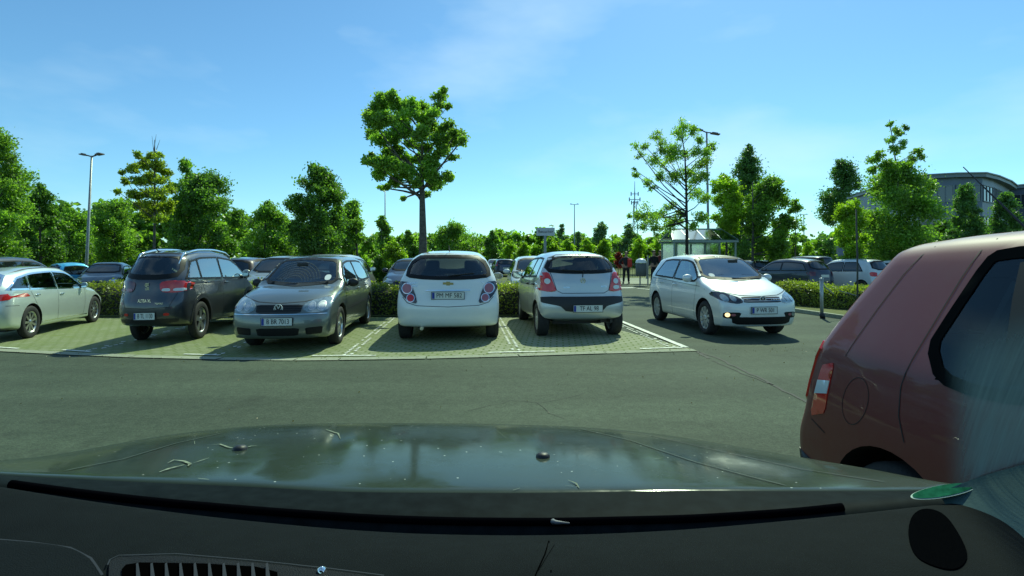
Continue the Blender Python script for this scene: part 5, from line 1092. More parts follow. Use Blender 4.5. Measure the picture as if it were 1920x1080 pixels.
dash_line([(-40, 1015), (60, 1024), (130, 1034), (170, 1054), (192, 1086)], .0022, SLAT, 'hood_edge', .0045)
SPK = mat('speaker_cloth', (.0035, .004, .005), .95, spec=.0, bump=.8, bscale=1500)
dash_patch(chaikin([(1702, 1010), (1706, 975), (1722, 957), (1748, 955), (1775, 968), (1800, 1005), (1816, 1040), (1808, 1062), (1785, 1072), (1745, 1062), (1715, 1045)], 2, .25), SPK, 'speaker_grille', .0015)
# the pillar trim and a windscreen reflection painted as a streaky translucent veil
TRIM = mat('pillar_trim', (.055, .10, .10), .8, bump=.1, bscale=300, spec=.1)
prw = [[(1755, 925, .715), (1800, 908, .71), (1850, 888, .705), (1920, 872, .70), (2150, 800, .68)], [(1772, 940, .71), (1810, 926, .70), (1860, 905, .695), (1930, 888, .69), (2150, 830, .67)],
       [(1790, 985, .67), (1830, 980, .66), (1870, 965, .65), (1940, 945, .64), (2150, 900, .62)], [(1830, 1030, .62), (1860, 1020, .62), (1900, 1000, .61), (1960, 975, .60), (2150, 950, .58)], [(1885, 1110, .54), (1905, 1095, .54), (1930, 1060, .55), (1990, 1030, .55), (2200, 1010, .53)]]
rows = []
for r_ in prw: rows.append([W3(*p) for p in r_])
to_own(grid_mesh('pillar_trim', rows, TRIM, None, 2))
def veil_mat():
    m = bpy.data.materials.new('reflection_haze'); m.use_nodes = True; n = m.node_tree.nodes; l = m.node_tree.links; n.clear()
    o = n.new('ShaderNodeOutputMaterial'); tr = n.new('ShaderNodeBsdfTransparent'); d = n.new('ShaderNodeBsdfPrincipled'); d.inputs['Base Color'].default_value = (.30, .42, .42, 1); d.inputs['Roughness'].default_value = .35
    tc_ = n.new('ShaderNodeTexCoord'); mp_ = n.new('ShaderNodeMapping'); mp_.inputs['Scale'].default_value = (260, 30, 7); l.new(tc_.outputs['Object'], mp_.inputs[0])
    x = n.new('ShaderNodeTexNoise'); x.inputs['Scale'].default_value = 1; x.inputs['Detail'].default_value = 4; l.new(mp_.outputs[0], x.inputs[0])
    a = n.new('ShaderNodeAttribute'); a.attribute_name = 'veil'
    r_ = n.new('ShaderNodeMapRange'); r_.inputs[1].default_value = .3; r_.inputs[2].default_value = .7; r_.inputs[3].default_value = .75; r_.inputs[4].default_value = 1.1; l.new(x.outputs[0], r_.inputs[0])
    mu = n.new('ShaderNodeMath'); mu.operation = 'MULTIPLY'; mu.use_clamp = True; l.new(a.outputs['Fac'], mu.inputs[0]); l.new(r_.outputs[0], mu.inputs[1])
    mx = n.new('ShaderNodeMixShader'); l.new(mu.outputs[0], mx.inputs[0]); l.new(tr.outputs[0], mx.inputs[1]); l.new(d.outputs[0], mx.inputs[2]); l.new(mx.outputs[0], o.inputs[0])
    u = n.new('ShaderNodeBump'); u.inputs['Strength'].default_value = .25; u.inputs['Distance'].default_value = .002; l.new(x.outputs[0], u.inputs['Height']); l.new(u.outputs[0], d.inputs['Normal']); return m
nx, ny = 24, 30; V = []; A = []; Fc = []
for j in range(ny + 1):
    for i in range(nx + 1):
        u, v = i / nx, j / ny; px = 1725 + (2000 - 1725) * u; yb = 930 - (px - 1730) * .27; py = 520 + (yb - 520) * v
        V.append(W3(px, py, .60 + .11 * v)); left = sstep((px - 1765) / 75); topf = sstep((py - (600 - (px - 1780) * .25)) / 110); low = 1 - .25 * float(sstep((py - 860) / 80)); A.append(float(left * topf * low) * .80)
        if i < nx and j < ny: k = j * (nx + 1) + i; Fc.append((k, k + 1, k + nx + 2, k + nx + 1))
veil = mk('reflection_veil', V, Fc, veil_mat()); at = veil.data.attributes.new('veil', 'FLOAT', 'POINT'); at.data.foreach_set('value', A); to_own(veil)  # windscreen reflection painted as teal see-through colour, fading left and upward
# green emission sticker, seen edge-on on the lower glass
GRN = mat('sticker_green', (.012, .085, .048), .8, var=.3, vscale=120, spec=0.0); c0 = Vector(W3(1768, 921, .712)); e1 = Vector(W3(1829, 909, .705)) - c0; e2 = Vector(W3(1771, 933, .70)) - c0; e2 = e2 - e2.dot(e1.normalized()) * e1.normalized(); nrm = e1.cross(e2).normalized()
def disc(r0, r1, off, m, name, parent=None):
    V = []; n_ = 40
    for r_ in (r0, r1): V += [c0 + e1 * r_ * math.cos(2 * math.pi * k / n_) + e2 * r_ * (1 if r_ == 1 else (r_ * 1.0)) * math.sin(2 * math.pi * k / n_) + nrm * off for k in range(n_)]
    Fc = [(k, (k + 1) % n_, n_ + (k + 1) % n_, n_ + k) for k in range(n_)]
    return mk(name, V, Fc, m, parent)
nrm = nrm if nrm.dot(Vector((0, 0, CH)) - c0) > 0 else -nrm
st = to_own(disc(.0, 1.0, .0, mat('sticker_white', (.45, .56, .48), .8, spec=0.0), 'emission_sticker')); disc(.0, .94, -.0 + .001, GRN, 'sticker_face', st)

# ------------------------------------------------------------------ lamp posts, mast, sign, shelter, bin, posts
STEEL = mat('galvanised', (.30, .31, .30), .45, .5, var=.2, vscale=6); STEELB = mat('steel_blue_grey', (.24, .28, .31), .5, .3); LAMPH = mat('lamp_head', (.09, .07, .07), .5)
def lamp_post(label, px_b, px_t, py_t, Y, heads, r=.07, m=STEEL, hl=.75):
    b = W3(px_b, 0, Y); t = W3(px_t, py_t, Y); root = empty('street_lamp', (b[0], Y, 0)); tag(root, label, 'street lamp', None)
    mb = MB(); mb.tube([(0, 0, 0), (0, 0, .9), (t[0] - b[0], 0, t[2])], [r * 1.2, r, r * .55], 10); mb.build('pole', m, root, True)
    for sx, dz in heads:
        mb = MB(); x0 = t[0] - b[0]; mb.tube([(x0, 0, t[2] - .05), (x0 + sx * .25, 0, t[2] + dz * .5)], .035, 6)
        T = Matrix.Translation((x0 + sx * (.25 + hl / 2), 0, t[2] + dz)) @ Matrix.Rotation(-math.atan2(dz, hl) * sx * .7, 4, 'Y')
        mb.box(-hl / 2, hl / 2, -.14, .14, -.035, .02, 0, T); mb.box(-hl / 2 + .06, hl / 2 - .12, -.10, .10, .02, .065, 0, T); mb.build('lamp_head', LAMPH, root)
lamp_post('tall grey lamp post with two flat heads at the left, before the trees', 162, 172, 292, 26, [(-1, .05), (1, .08)], .075, hl=.30)
lamp_post('lamp post with angled dark heads behind the sparse tree', 1329, 1325, 247, 30, [(-1, .12), (1, -.12)], .085, hl=.5)
lamp_post('thin lamp post with a small T-shaped head against the sky right of the sign', 1077, 1077, 383, 62, [(-1, .02), (1, .02)], .085, m=STEELB, hl=.28)
lamp_post('thin lamp post whose pole shows below the big maple crown', 722, 722, 345, 40, [(1, .05)], .06, hl=.4)
lamp_post('faint thin lamp post between the two dark tree groups on the right', 1508, 1507, 402, 70, [(-1, .02), (1, .02)], .09, m=STEELB, hl=.3)
Y = 130; b = W3(1190, 0, Y); root = empty('radio_mast', (b[0], Y, 0)); tag(root, 'slim lattice radio mast with crosswise aerials on the horizon', 'mast')
zt = W3(0, 340, Y)[2]; mb = MB()
for sx, sy in ((-1, -1), (1, -1), (0, 1)): mb.tube([(sx * .9, sy * .9, 0), (sx * .32, sy * .32, zt - 5)], .10, 5)
z = 1.0
while z < zt - 6:
    w0 = .9 - .58 * z / (zt - 5); w1 = .9 - .58 * (z + 1.4) / (zt - 5); mb.tube([(-w0, -w0, z), (w1, -w1, z + 1.4)], .05, 4); mb.tube([(w0, -w0, z), (-w1, -w1, z + 1.4)], .05, 4); z += 1.4
mb.build('lattice', STEELB, root); mb = MB(); mb.tube([(0, 0, zt - 5.5), (0, 0, zt)], [.16, .05], 6); mb.build('spike', STEELB, root)
for zz, hw in ((zt - 4.6, 1.35), (zt - 3.2, .9), (zt - 5.4, .8)):
    mb = MB(); mb.tube([(-hw, 0, zz), (hw, 0, zz)], .09, 5); [mb.box(x - .12, x + .12, -.1, .1, zz - .5, zz + .5) for x in (-hw, 0, hw)]; mb.build('aerial', STEELB, root)
Y = 24.0; b = W3(1022, 0, Y); root = empty('direction_sign', (b[0], Y, 0)); tag(root, 'pale rectangular sign board with faint text on a grey pole', 'sign')
SIGN = mat('sign_board', (.50, .54, .60), .5); z0, z1 = W3(0, 442, Y)[2], W3(0, 427, Y)[2]; xa = W3(1006, 0, Y)[0] - b[0]; xb = W3(1040, 0, Y)[0] - b[0]
mb = MB(); mb.box(-.06, .06, -.05, .05, 0, z0); mb.build('pole', STEELB, root)
mb = MB(); mb.box(xa, xb, -.06, .0, z0, z1); o = mb.build('board', SIGN, root); t = link_mesh('lettering', text_mesh('Besucher', .19), INK, o); t.location = ((xa + xb) / 2, -.065, (z0 + z1) / 2); t.rotation_euler = (R(90), 0, 0)
# bus shelter
Y = 26.0; root = empty('bus_shelter', (W3(1308, 0, Y)[0], Y, 0)); tag(root, 'glass bus shelter with sloped transparent roof behind the moving hatchback', 'bus shelter')
X0 = W3(1308, 0, Y)[0]; x0, x1 = W3(1250, 0, Y)[0] - X0, W3(1368, 0, Y)[0] - X0; ze, zr = W3(0, 451, Y)[2], W3(0, 434, Y)[2] + .12
ROOFG = glass('shelter_glass', (.62, .78, .74), .25, rough=.1); FR = mat('shelter_frame', (.22, .28, .27), .4, .4)
def slab(V, m, name, th=.02):
    n_ = len(V); Q = [Vector(v) for v in V]; nn = (Q[1] - Q[0]).cross(Q[2] - Q[0]).normalized() * th; return mk(name, Q + [v + nn for v in Q], [tuple(range(n_))[::-1], tuple(range(n_, 2 * n_))] + [(i, (i + 1) % n_, n_ + (i + 1) % n_, n_ + i) for i in range(n_)], m, root)
nb = 4
for k in range(nb):
    a, c = x0 + (x1 - x0) * k / nb, x0 + (x1 - x0) * (k + 1) / nb; slab([(a + .02, -1.0, ze), (c - .02, -1.0, ze), (c - .02 - (.3 if k == nb - 1 else 0), .3, zr), (a + .02 + (.3 if k == 0 else 0), .3, zr)], ROOFG, 'roof_pane')
    slab([(a + .02 + (.3 if k == 0 else 0), .34, zr), (c - .02 - (.3 if k == nb - 1 else 0), .34, zr), (c - .02, 1.2, ze), (a + .02, 1.2, ze)], ROOFG, 'roof_pane'); slab([(a + .04, 1.1, .3), (c - .04, 1.1, .3), (c - .04, 1.1, ze - .1), (a + .04, 1.1, ze - .1)], ROOFG, 'rear_pane')
mb = MB()
for k in range(nb + 1):
    x = x0 + (x1 - x0) * k / nb; e = .3 if k == 0 else (-.3 if k == nb else 0); mb.tube([(x, -1.0, ze), (x + e, .32, zr), (x, 1.2, ze)], .03, 6)
mb.box(x0, x1, -1.05, -.97, ze - .12, ze - .02); mb.box(x0, x1, 1.14, 1.22, ze - .12, ze - .02); mb.box(x0 + .3, x1 - .3, .27, .37, zr - .02, zr + .05); mb.build('roof_frame', FR, root)
for k in range(nb + 1):
    x = x0 + .08 + (x1 - x0 - .16) * k / nb; mb = MB(); mb.box(x - .035, x + .035, 1.0, 1.07, 0, ze - .1); mb.build('post', FR, root)
for x in (x0 + .1, x1 - .1): mb = MB(); mb.box(x - .035, x + .035, -.95, -.88, 0, ze - .1); mb.build('post', FR, root)
mb = MB(); mb.box(x0 + .8, x1 - .8, .55, .95, .43, .48); [mb.box(x - .03, x + .03, .6, .9, 0, .43) for x in (x0 + 1, x1 - 1)]; mb.build('bench', FR, root)
# litter bin with white hood on a post
Y = 25.5; b = W3(1202, 0, Y); root = empty('litter_bin', (b[0], Y, .03)); tag(root, 'grey litter bin with a bright white hood between the two standing people', 'litter bin')
mb = MB(); mb.lathe([(.22, .45), (.27, .50), (.27, 1.05), (.24, 1.08)], 'Z', 16); mb.lathe([(.24, .45), (.001, .45)], 'Z', 16); mb.build('bin', mat('bin_grey', (.10, .11, .11), .6), root, True)
mb = MB(); mb.lathe([(.27, 1.10), (.28, 1.16), (.22, 1.27), (.10, 1.33), (.001, 1.34)], 'Z', 18); mb.build('hood', mat('hood_white', (.75, .77, .76), .3, coat=.5), root, True)
mb = MB(); mb.tube([(.34, 0, 0), (.34, 0, 1.5)], .035, 8); mb.tube([(-.05, 0, 0), (-.05, 0, .5)], .035, 8); mb.build('post', STEEL, root)
# barrier post by the island and a slim stake
b = G(1541, 597); root = empty('barrier_post', (b[0], b[1], 0)); tag(root, 'light grey metal post with a hanging strap at the kerb of the island', 'post'); zt = W3(0, 524, b[1])[2]
mb = MB(); mb.tube([(.02, 0, 0), (.0, 0, .12)], .055, 10, 0); mb.tube([(0, 0, .10), (-.01, 0, zt)], .036, 12, 1); mb.lathe([(.045, zt), (.045, zt + .03), (.001, zt + .04)], 'Z', 12, (-.01, 0, 0), 1); mb.build('post', [BLK, mat('post_grey', (.36, .39, .39), .4, .4, var=.2)], root, True)
mb = MB(); mb.tube([(0, 0, zt - .08), (.12, .02, zt - .2), (.30, .05, zt - .33)], .012, 6); mb.build('strap', STEEL, root)
b = G(1607, 612); root = empty('tree_stake', (b[0], b[1], 0)); tag(root, 'thin dark upright pole in front of the white hatchback', 'stake'); zt = W3(0, 392, b[1])[2]
mb = MB(); mb.tube([(0, 0, 0), (.01, 0, zt * .5), (-.02, 0, zt)], [.02, .017, .014], 8); mb.build('stake', mat('stake_dark', (.05, .055, .05), .8, var=.3), root, True)
mb = MB(); mb.tube([(.0, 0, .62), (-.2, .02, .68), (-.34, .03, .72)], .008, 6); mb.build('tie', STEEL, root)
# information stele
b = W3(1582, 0, 28); root = empty('information_stele', (b[0], 28, 0)); tag(root, 'narrow blue-grey information stele among the right-hand trees', 'sign'); mb = MB(); mb.box(-.33, .33, -.05, .05, .0, W3(0, 463, 28)[2]); mb.build('board', mat('stele', (.16, .20, .33), .5), root)
mb = MB(); mb.box(-.36, -.33, -.07, .07, 0, 2.1); mb.box(.33, .36, -.07, .07, 0, 2.1); mb.build('frame', STEELB, root)

# ------------------------------------------------------------------ office building at the right
FAC = mat('facade_panel', (.11, .15, .22), .45, .2, var=.08, vscale=.6); FASC = mat('roof_fascia', (.16, .20, .24), .5, .2); WG = mat('office_glass', (.02, .03, .045), .08, coat=.6, spec=.8); BLD = mat('blind', (.16, .20, .23), .7)
def wing(label, P, zt):
    root = empty('office_building', (P[0][0], P[0][1], 0)); tag(root, label, 'building'); ox, oy = P[0]; L_ = [(x - ox, y - oy) for x, y in P]
    back = [(x + 6, y + 22) for x, y in L_][::-1]; n = len(L_)
    def band(name, z0, z1, out, m, par=root):
        V = []; Fc = []
        loop = L_ + back; c_ = Vector((sum(p[0] for p in loop) / len(loop), sum(p[1] for p in loop) / len(loop)))
        for x, y in loop: d = (Vector((x, y)) - c_).normalized() * out; V += [(x + d.x, y + d.y, z0), (x + d.x, y + d.y, z1)]
        k = len(loop); Fc = [(2 * i, 2 * ((i + 1) % k), 2 * ((i + 1) % k) + 1, 2 * i + 1) for i in range(k)] + [tuple(2 * i + 1 for i in range(k)), tuple(2 * i for i in range(k))[::-1]]
        return mk(name, V, Fc, m, par)
    band('wall', 0, zt - .5, 0, FAC); rf = band('roof', zt - .5, zt - .12, .75, FASC); band('roof_edge', zt - .12, zt, .95, STEELB, rf)
    for zf in range(3):
        z0 = zt - 3.15 - zf * 3.6; z1 = z0 + 1.75
        if z0 < 0: continue
        for (a, b_) in zip(L_[:-1], L_[1:]):
            a, b_ = Vector(a), Vector(b_); d = (b_ - a); ln = d.length; d.normalize(); nn = Vector((d.y, -d.x)); k = max(1, int(ln / 3.0))
            for i in range(k):
                s0 = a + d * (ln * (i + .05) / k); s1 = a + d * (ln * (i + .95) / k)
                def quad(mb_, p, q_, za, zb, o0, o1, mi=0):
                    V = [(p.x + nn.x * o0, p.y + nn.y * o0, za), (q_.x + nn.x * o0, q_.y + nn.y * o0, za), (q_.x + nn.x * o0, q_.y + nn.y * o0, zb), (p.x + nn.x * o0, p.y + nn.y * o0, zb)] + [(p.x + nn.x * o1, p.y + nn.y * o1, za), (q_.x + nn.x * o1, q_.y + nn.y * o1, za), (q_.x + nn.x * o1, q_.y + nn.y * o1, zb), (p.x + nn.x * o1, p.y + nn.y * o1, zb)]
                    mb_.add(V, [(4, 5, 6, 7), (0, 3, 2, 1), (0, 1, 5, 4), (1, 2, 6, 5), (2, 3, 7, 6), (3, 0, 4, 7)], mi)
                mb = MB(); quad(mb, s0, s1, z0, z1, -.05, .03); w_ = mb.build('window', WG, root)
                mb = MB(); m_ = 3
                for j in range(m_ + 1): p = s0.lerp(s1, j / m_); quad(mb, p - d * .05, p + d * .05, z0 - .05, z1 + .05, .02, .10)
                quad(mb, s0, s1, z0 - .1, z0, .02, .12); quad(mb, s0, s1, z1, z1 + .1, .02, .12); mb.build('frame', FASC, w_)
                if rnd.random() < .45: mb = MB(); q0 = s0.lerp(s1, .34); quad(mb, s0 + d * .08, q0 - d * .08, z0 + .5 * rnd.random(), z1, .03, .05); mb.build('blind', BLD, w_)
def P2(px, Y): return ((px - 960) / F * Y, Y)
wing('grey-blue office building with flat overhanging roof and a bend in its front', [P2(1712, 61), P2(1742, 60), P2(1790, 59), P2(1842, 58.8), P2(1862, 61), P2(1880, 65), P2(1893, 69)], W3(0, 328, 60)[2])
wing('second wing of the office at the far right edge, glass band under its roof', [P2(1886, 72), P2(1930, 70), P2(1990, 72)], W3(0, 345, 70)[2])

# ------------------------------------------------------------------ trees, each where it stands
def pc(Y, lst, dy=0.6, seed=3):   # crown clumps from photo outline, spread in depth
    q = random.Random(seed); return [W3(x, y, Y + q.uniform(-dy, dy))[:3] + (r_ / F * Y,) for x, y, r_ in lst]
Y = 14.6
mc = [(735, 178, 14), (722, 190, 17), (745, 195, 16), (705, 205, 16), (690, 215, 9), (700, 230, 18), (720, 222, 20), (745, 220, 20), (772, 192, 16), (768, 212, 20), (790, 208, 16), (800, 225, 18), (825, 180, 15), (820, 198, 15), (832, 170, 8), (812, 212, 13), (840, 200, 8),
      (700, 250, 16), (715, 262, 18), (735, 250, 20), (760, 245, 18), (790, 250, 18), (815, 240, 18), (838, 242, 16), (855, 250, 17), (867, 262, 11), (845, 265, 17), (822, 262, 18), (800, 275, 16), (770, 272, 14), (745, 278, 17), (728, 290, 17), (830, 285, 17), (850, 295, 11), (812, 302, 18), (790, 300, 16), (760, 302, 17), (735, 312, 17), (708, 308, 17), (692, 300, 11), (697, 290, 7), (715, 325, 15), (740, 335, 15), (765, 325, 17), (792, 325, 17), (815, 330, 16), (838, 328, 13), (843, 335, 9), (808, 350, 14), (822, 345, 12), (725, 350, 9), (716, 352, 7), (745, 345, 10), (756, 372, 6), (800, 362, 8), (780, 345, 10)]
x = W3(793, 0, Y)[0]
build_tree('maple_tree', 'large full-leaved maple standing alone behind the white hatchback', x, Y, pc(Y, [(a, b, r_ * .86) for a, b, r_ in mc], .9), 15000, .075, LM['maple'], .135, limbs=40,
    trunk_pts=[(0, 0, -.05), (0, 0, W3(0, 440, Y)[2]), (-.02, 0, W3(0, 372, Y)[2]), (-.03, 0, W3(0, 320, Y)[2]), (0, 0, W3(0, 240, Y)[2])], twigs=[(W3(790, 378, Y), W3(768, 345, Y + .1)), (W3(768, 345, Y), W3(748, 300, Y + .3))])
Y = 20.0
sp = [(1280, 235, 10), (1275, 250, 10), (1300, 245, 8), (1312, 262, 8), (1232, 255, 9), (1240, 275, 13), (1262, 285, 14), (1285, 290, 9), (1190, 275, 7), (1210, 275, 7), (1200, 290, 8), (1225, 300, 10), (1250, 305, 14), (1305, 285, 10), (1335, 270, 9), (1330, 285, 9), (1320, 305, 12), (1290, 320, 10), (1265, 330, 12), (1235, 330, 9), (1215, 340, 8), (1195, 330, 6), (1190, 318, 4), (1225, 352, 6), (1305, 335, 12), (1320, 330, 9), (1300, 362, 14), (1320, 372, 11), (1255, 385, 9), (1240, 400, 8), (1275, 400, 9), (1210, 400, 13), (1225, 412, 14), (1195, 408, 8), (1200, 425, 9), (1250, 425, 13), (1270, 415, 10), (1230, 430, 10), (1315, 410, 12), (1300, 425, 9), (1180, 405, 4)]
build_tree('sparse_tree', 'tall sparse young tree with sky showing through, before the bus shelter', W3(1288, 0, Y)[0], Y, pc(Y, [(a, b, r_ * 1.25) for a, b, r_ in sp], .7), 5200, .07, LM['maple'], .07, bark=BARKD, limbs=44, group=None,
    trunk_pts=[(0, 0, -.05), (0, 0, W3(0, 430, Y)[2]), (-.03, 0, W3(0, 350, Y)[2]), (-.08, 0, W3(0, 290, Y)[2]), (-.25, 0, W3(0, 240, Y)[2])])
Y = 17.5
ym = [(285, 292, 9), (300, 290, 8), (262, 292, 8), (270, 308, 12), (295, 312, 14), (250, 315, 10), (228, 322, 6), (238, 340, 7), (222, 360, 6), (258, 340, 11), (280, 335, 14), (305, 340, 12), (315, 325, 10), (250, 362, 10), (275, 362, 15), (300, 368, 14), (318, 355, 10), (262, 385, 11), (290, 390, 14), (312, 392, 12), (275, 402, 9), (300, 408, 9), (320, 385, 8)]
build_tree('young_maple', 'thin yellowish young maple with bare twigs at its tip', W3(289, 0, Y)[0], Y, pc(Y, ym, .5), 3300, .08, LM['yellow'], .06, limbs=22, trunk_pts=[(0, 0, -.05), (0, 0, 1.5), (.02, 0, 3), (.02, 0, W3(0, 300, Y)[2]), (.02, 0, W3(0, 262, Y)[2])],
    twigs=[(W3(290, 300, Y), W3(285, 255, Y)), (W3(290, 290, Y), W3(300, 262, Y)), (W3(288, 285, Y), W3(293, 252, Y))])
TR = [
 ('broadleaf_tree', 'tall dense tree cut by the left edge of the view', -90, 56, 232, 505, 19, 'col', 'mid', 9000, .085, 0, 44, .24, .14),
 ('broadleaf_tree', 'dark tree just right of the tree at the left edge', 38, 112, 343, 500, 24, 'col', 'dark', 5200, .10, 75, 26, .30, .1),
 ('broadleaf_tree', 'low green tree left of the two-headed lamp post', 92, 172, 393, 500, 30, 'round', 'mid', 4200, .12, 130, 22, .3, .1),
 ('broadleaf_tree', 'broad green tree right behind the two-headed lamp post', 165, 262, 373, 500, 34, 'round', 'mid', 5200, .13, 215, 26, .3, .12),
 ('broadleaf_tree', 'spreading dark green tree right of the yellowish young maple', 308, 456, 322, 496, 20, 'round', 'dark', 8200, .095, 376, 38, .24, .12),
 ('broadleaf_tree', 'upright leafy shoot tree between young maple and spreading tree', 318, 375, 296, 420, 20.8, 'col', 'mid', 2200, .09, 350, 14, .34, .06),
 ('broadleaf_tree', 'rounded mid-green tree behind the gap over the dark estate', 448, 556, 376, 496, 27, 'egg', 'mid', 5600, .11, 497, 26, .28, .11),
 ('broadleaf_tree', 'dense dark round tree behind the grey hatchback', 526, 660, 310, 482, 21, 'round', 'dark', 8200, .10, 600, 40, .24, .12),
 ('broadleaf_tree', 'smaller tree tucked against the right of the dense round tree', 618, 690, 372, 492, 25, 'round', 'mid', 4200, .10, 668, 20, .3, .09),
 ('broadleaf_tree', 'small tree below the left of the big maple crown', 686, 745, 402, 496, 30, 'egg', 'mid', 3000, .12, 716, 16, .3, .08),
 ('broadleaf_tree', 'narrow low tree left of the big maple trunk', 742, 790, 432, 496, 34, 'egg', 'mid', 2000, .13, 768, 12, .34, .08),
 ('broadleaf_tree', 'low tree with a raised tip right of the big maple trunk', 800, 898, 418, 496, 33, 'round', 'mid', 4600, .12, 850, 24, .28, .09),
 ('broadleaf_tree', 'tall dark conical tree behind the shelter', 1350, 1456, 272, 500, 33, 'cone', 'conifer', 9000, .12, 1403, 46, .24, .14),
 ('broadleaf_tree', 'bright green tree left of the conical tree, over the shelter', 1318, 1400, 328, 440, 27, 'round', 'young', 4200, .11, 1362, 24, .28, .08),
 ('broadleaf_tree', 'bright tree with a leafy spire right of the conical tree', 1392, 1496, 330, 486, 26, 'round', 'mid', 7600, .11, 1412, 34, .26, .12),
 ('broadleaf_tree', 'second dark conical tree, left of the tall spiky tree', 1524, 1634, 296, 500, 33, 'cone', 'conifer', 8200, .12, 1580, 44, .24, .14),
 ('broadleaf_tree', 'tall tree with a leaning leafless leader at the right', 1596, 1760, 306, 490, 22, 'round', 'mid', 9500, .10, 1686, 46, .24, .12),
 ('broadleaf_tree', 'low bright tree before the tall tree with the leafless leader', 1556, 1640, 372, 500, 20, 'round', 'young', 3800, .085, 1608, 22, .28, .06),
 ('conical_tree', 'neat conical tree in front of the office, left one of two', 1770, 1848, 343, 500, 38, 'cone', 'conifer', 5600, .13, 1810, 34, .26, .1),
 ('conical_tree', 'neat conical tree in front of the office, right one of two', 1850, 1922, 358, 500, 38, 'cone', 'conifer', 5200, .13, 1887, 34, .26, .1),
 ('broadleaf_tree', 'small pale tree at the gap of sky between the right tree groups', 1468, 1512, 372, 470, 34, 'vase', 'mid', 900, .12, 1492, 10, .3, .07),
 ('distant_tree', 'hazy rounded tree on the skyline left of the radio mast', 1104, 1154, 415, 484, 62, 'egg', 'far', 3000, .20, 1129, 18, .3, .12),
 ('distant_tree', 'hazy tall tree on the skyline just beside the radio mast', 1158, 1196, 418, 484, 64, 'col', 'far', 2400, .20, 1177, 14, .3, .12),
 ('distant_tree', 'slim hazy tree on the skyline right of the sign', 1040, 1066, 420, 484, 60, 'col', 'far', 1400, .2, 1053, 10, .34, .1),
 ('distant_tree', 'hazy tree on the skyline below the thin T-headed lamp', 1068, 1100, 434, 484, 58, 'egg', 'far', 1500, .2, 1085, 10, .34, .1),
 ('distant_tree', 'dark rounded tree on the skyline right of the white hatchback roof', 904, 940, 432, 484, 62, 'egg', 'dark', 1700, .2, 922, 12, .3, .1)]
for i, (nm, lb, x0, x1, yt, yb, Y, shp, m, nl, sz, tx, n_, rs, tr) in enumerate(TR):
    tree_px(nm, lb, x0, x1, yt, yb, Y, shp, m, nl, sz, tx, n_, rs, tr, seed=11 + i)
Y = 21.6; mb = None
build_tree('bare_leader_tree', 'slender leafless leader with a few leaf tufts rising above the right-hand trees', W3(1690, 0, Y)[0], Y, pc(Y, [(1668, 232, 6), (1680, 245, 8), (1672, 262, 9), (1688, 250, 7), (1700, 240, 6), (1678, 280, 10), (1692, 270, 8), (1710, 300, 9), (1722, 282, 7), (1728, 295, 7), (1715, 285, 6), (1650, 290, 8), (1640, 300, 11), (1660, 310, 11), (1698, 312, 12), (1640, 318, 10)], .4), 1500, .08, LM['mid'], .07, limbs=16,
    trunk_pts=[(0, 0, -.05), (0, 0, 2), (-.1, 0, 4), (-.25, 0, W3(0, 300, Y)[2]), (-.5, 0, W3(0, 224, Y)[2])])
# rows of small bright trees at the far side of the car park: one made, the rest copied
def sapling(Y):
    cl = env_clumps(1178, 1216, 446, 486, Y, 'egg', 12, .34, 77); X = W3(1197, 0, Y)[0]
    return build_tree('small_lime_tree', 'small bright green egg-shaped tree in the far row', X, Y, cl, 1300, .13, LM['young'], .05, group='small bright trees in the far row', limbs=6), X
first, FX = sapling(42)
spots = [(955, 46, 1.05, 'first small bright tree right of the white hatchback'), (985, 47, 1.0, 'small bright tree just left of the sign pole'), (1030, 45, 1.1, 'small bright tree just behind the sign pole'), (1062, 46, 1.05, 'small bright tree right of the sign pole'), (1098, 43, 1.0, 'small bright tree above the silver hatchback roof'),
         (1135, 45, 1.05, 'small bright tree above the right tail lamp of the small hatchback'), (1232, 43, 1.05, 'small bright tree above the dark-clothed person'), (1262, 44, 1.0, 'small bright tree seen through the left end of the shelter'), (1345, 45, .95, 'small bright tree beside the right end of the shelter'), (1440, 46, 1.0, 'small bright tree beneath the bright spired tree'), (1475, 44, 1.0, 'small bright tree at the foot of the gap of sky'), (1515, 47, .9, 'small bright tree right of the gap of sky'), (1655, 44, 1.05, 'small bright tree under the tall spiky tree'), (1730, 44, 1.1, 'small bright tree beside the red car roof')]
first['label'] = 'small bright egg-shaped tree above the litter bin'
for px, Y, s_, lb in spots:
    c_ = first.copy(); COL.objects.link(c_); c_.location = ((px - 960) / F * Y, Y, 0); c_.scale = (s_, s_, s_ * rnd.uniform(.92, 1.08)); c_.rotation_euler = (0, 0, rnd.uniform(0, 6)); c_['label'] = lb
    for ch in first.children: d_ = ch.copy(); COL.objects.link(d_); d_.parent = c_
# bright shrub by the maple, red-leaved shrubs
def shrub(name, lb, x0, x1, yt, yb, Y, m, n=1600, sz=.07, seed=5): tree_px(name, lb, x0, x1, yt, yb, Y, 'egg', m, n, sz, None, 12, .36, .03, seed, cat='shrub')
shrub('bright_shrub', 'vivid lime green shrub left of the big maple trunk', 712, 768, 450, 520, 19, 'young', 2600)
shrub('green_shrub', 'dark green shrub between the people carrier and the blue-grey saloon', 690, 735, 478, 530, 19, 'dark', 2000)
shrub('red_leaved_shrub', 'dark red leaved shrub left of the standing person with red jacket', 1148, 1172, 473, 500, 30, 'red', 900, .08)
shrub('red_leaved_shrub', 'dark red leaved shrub right behind the dark-clothed person', 1234, 1258, 472, 500, 30, 'red', 900, .08, 9)
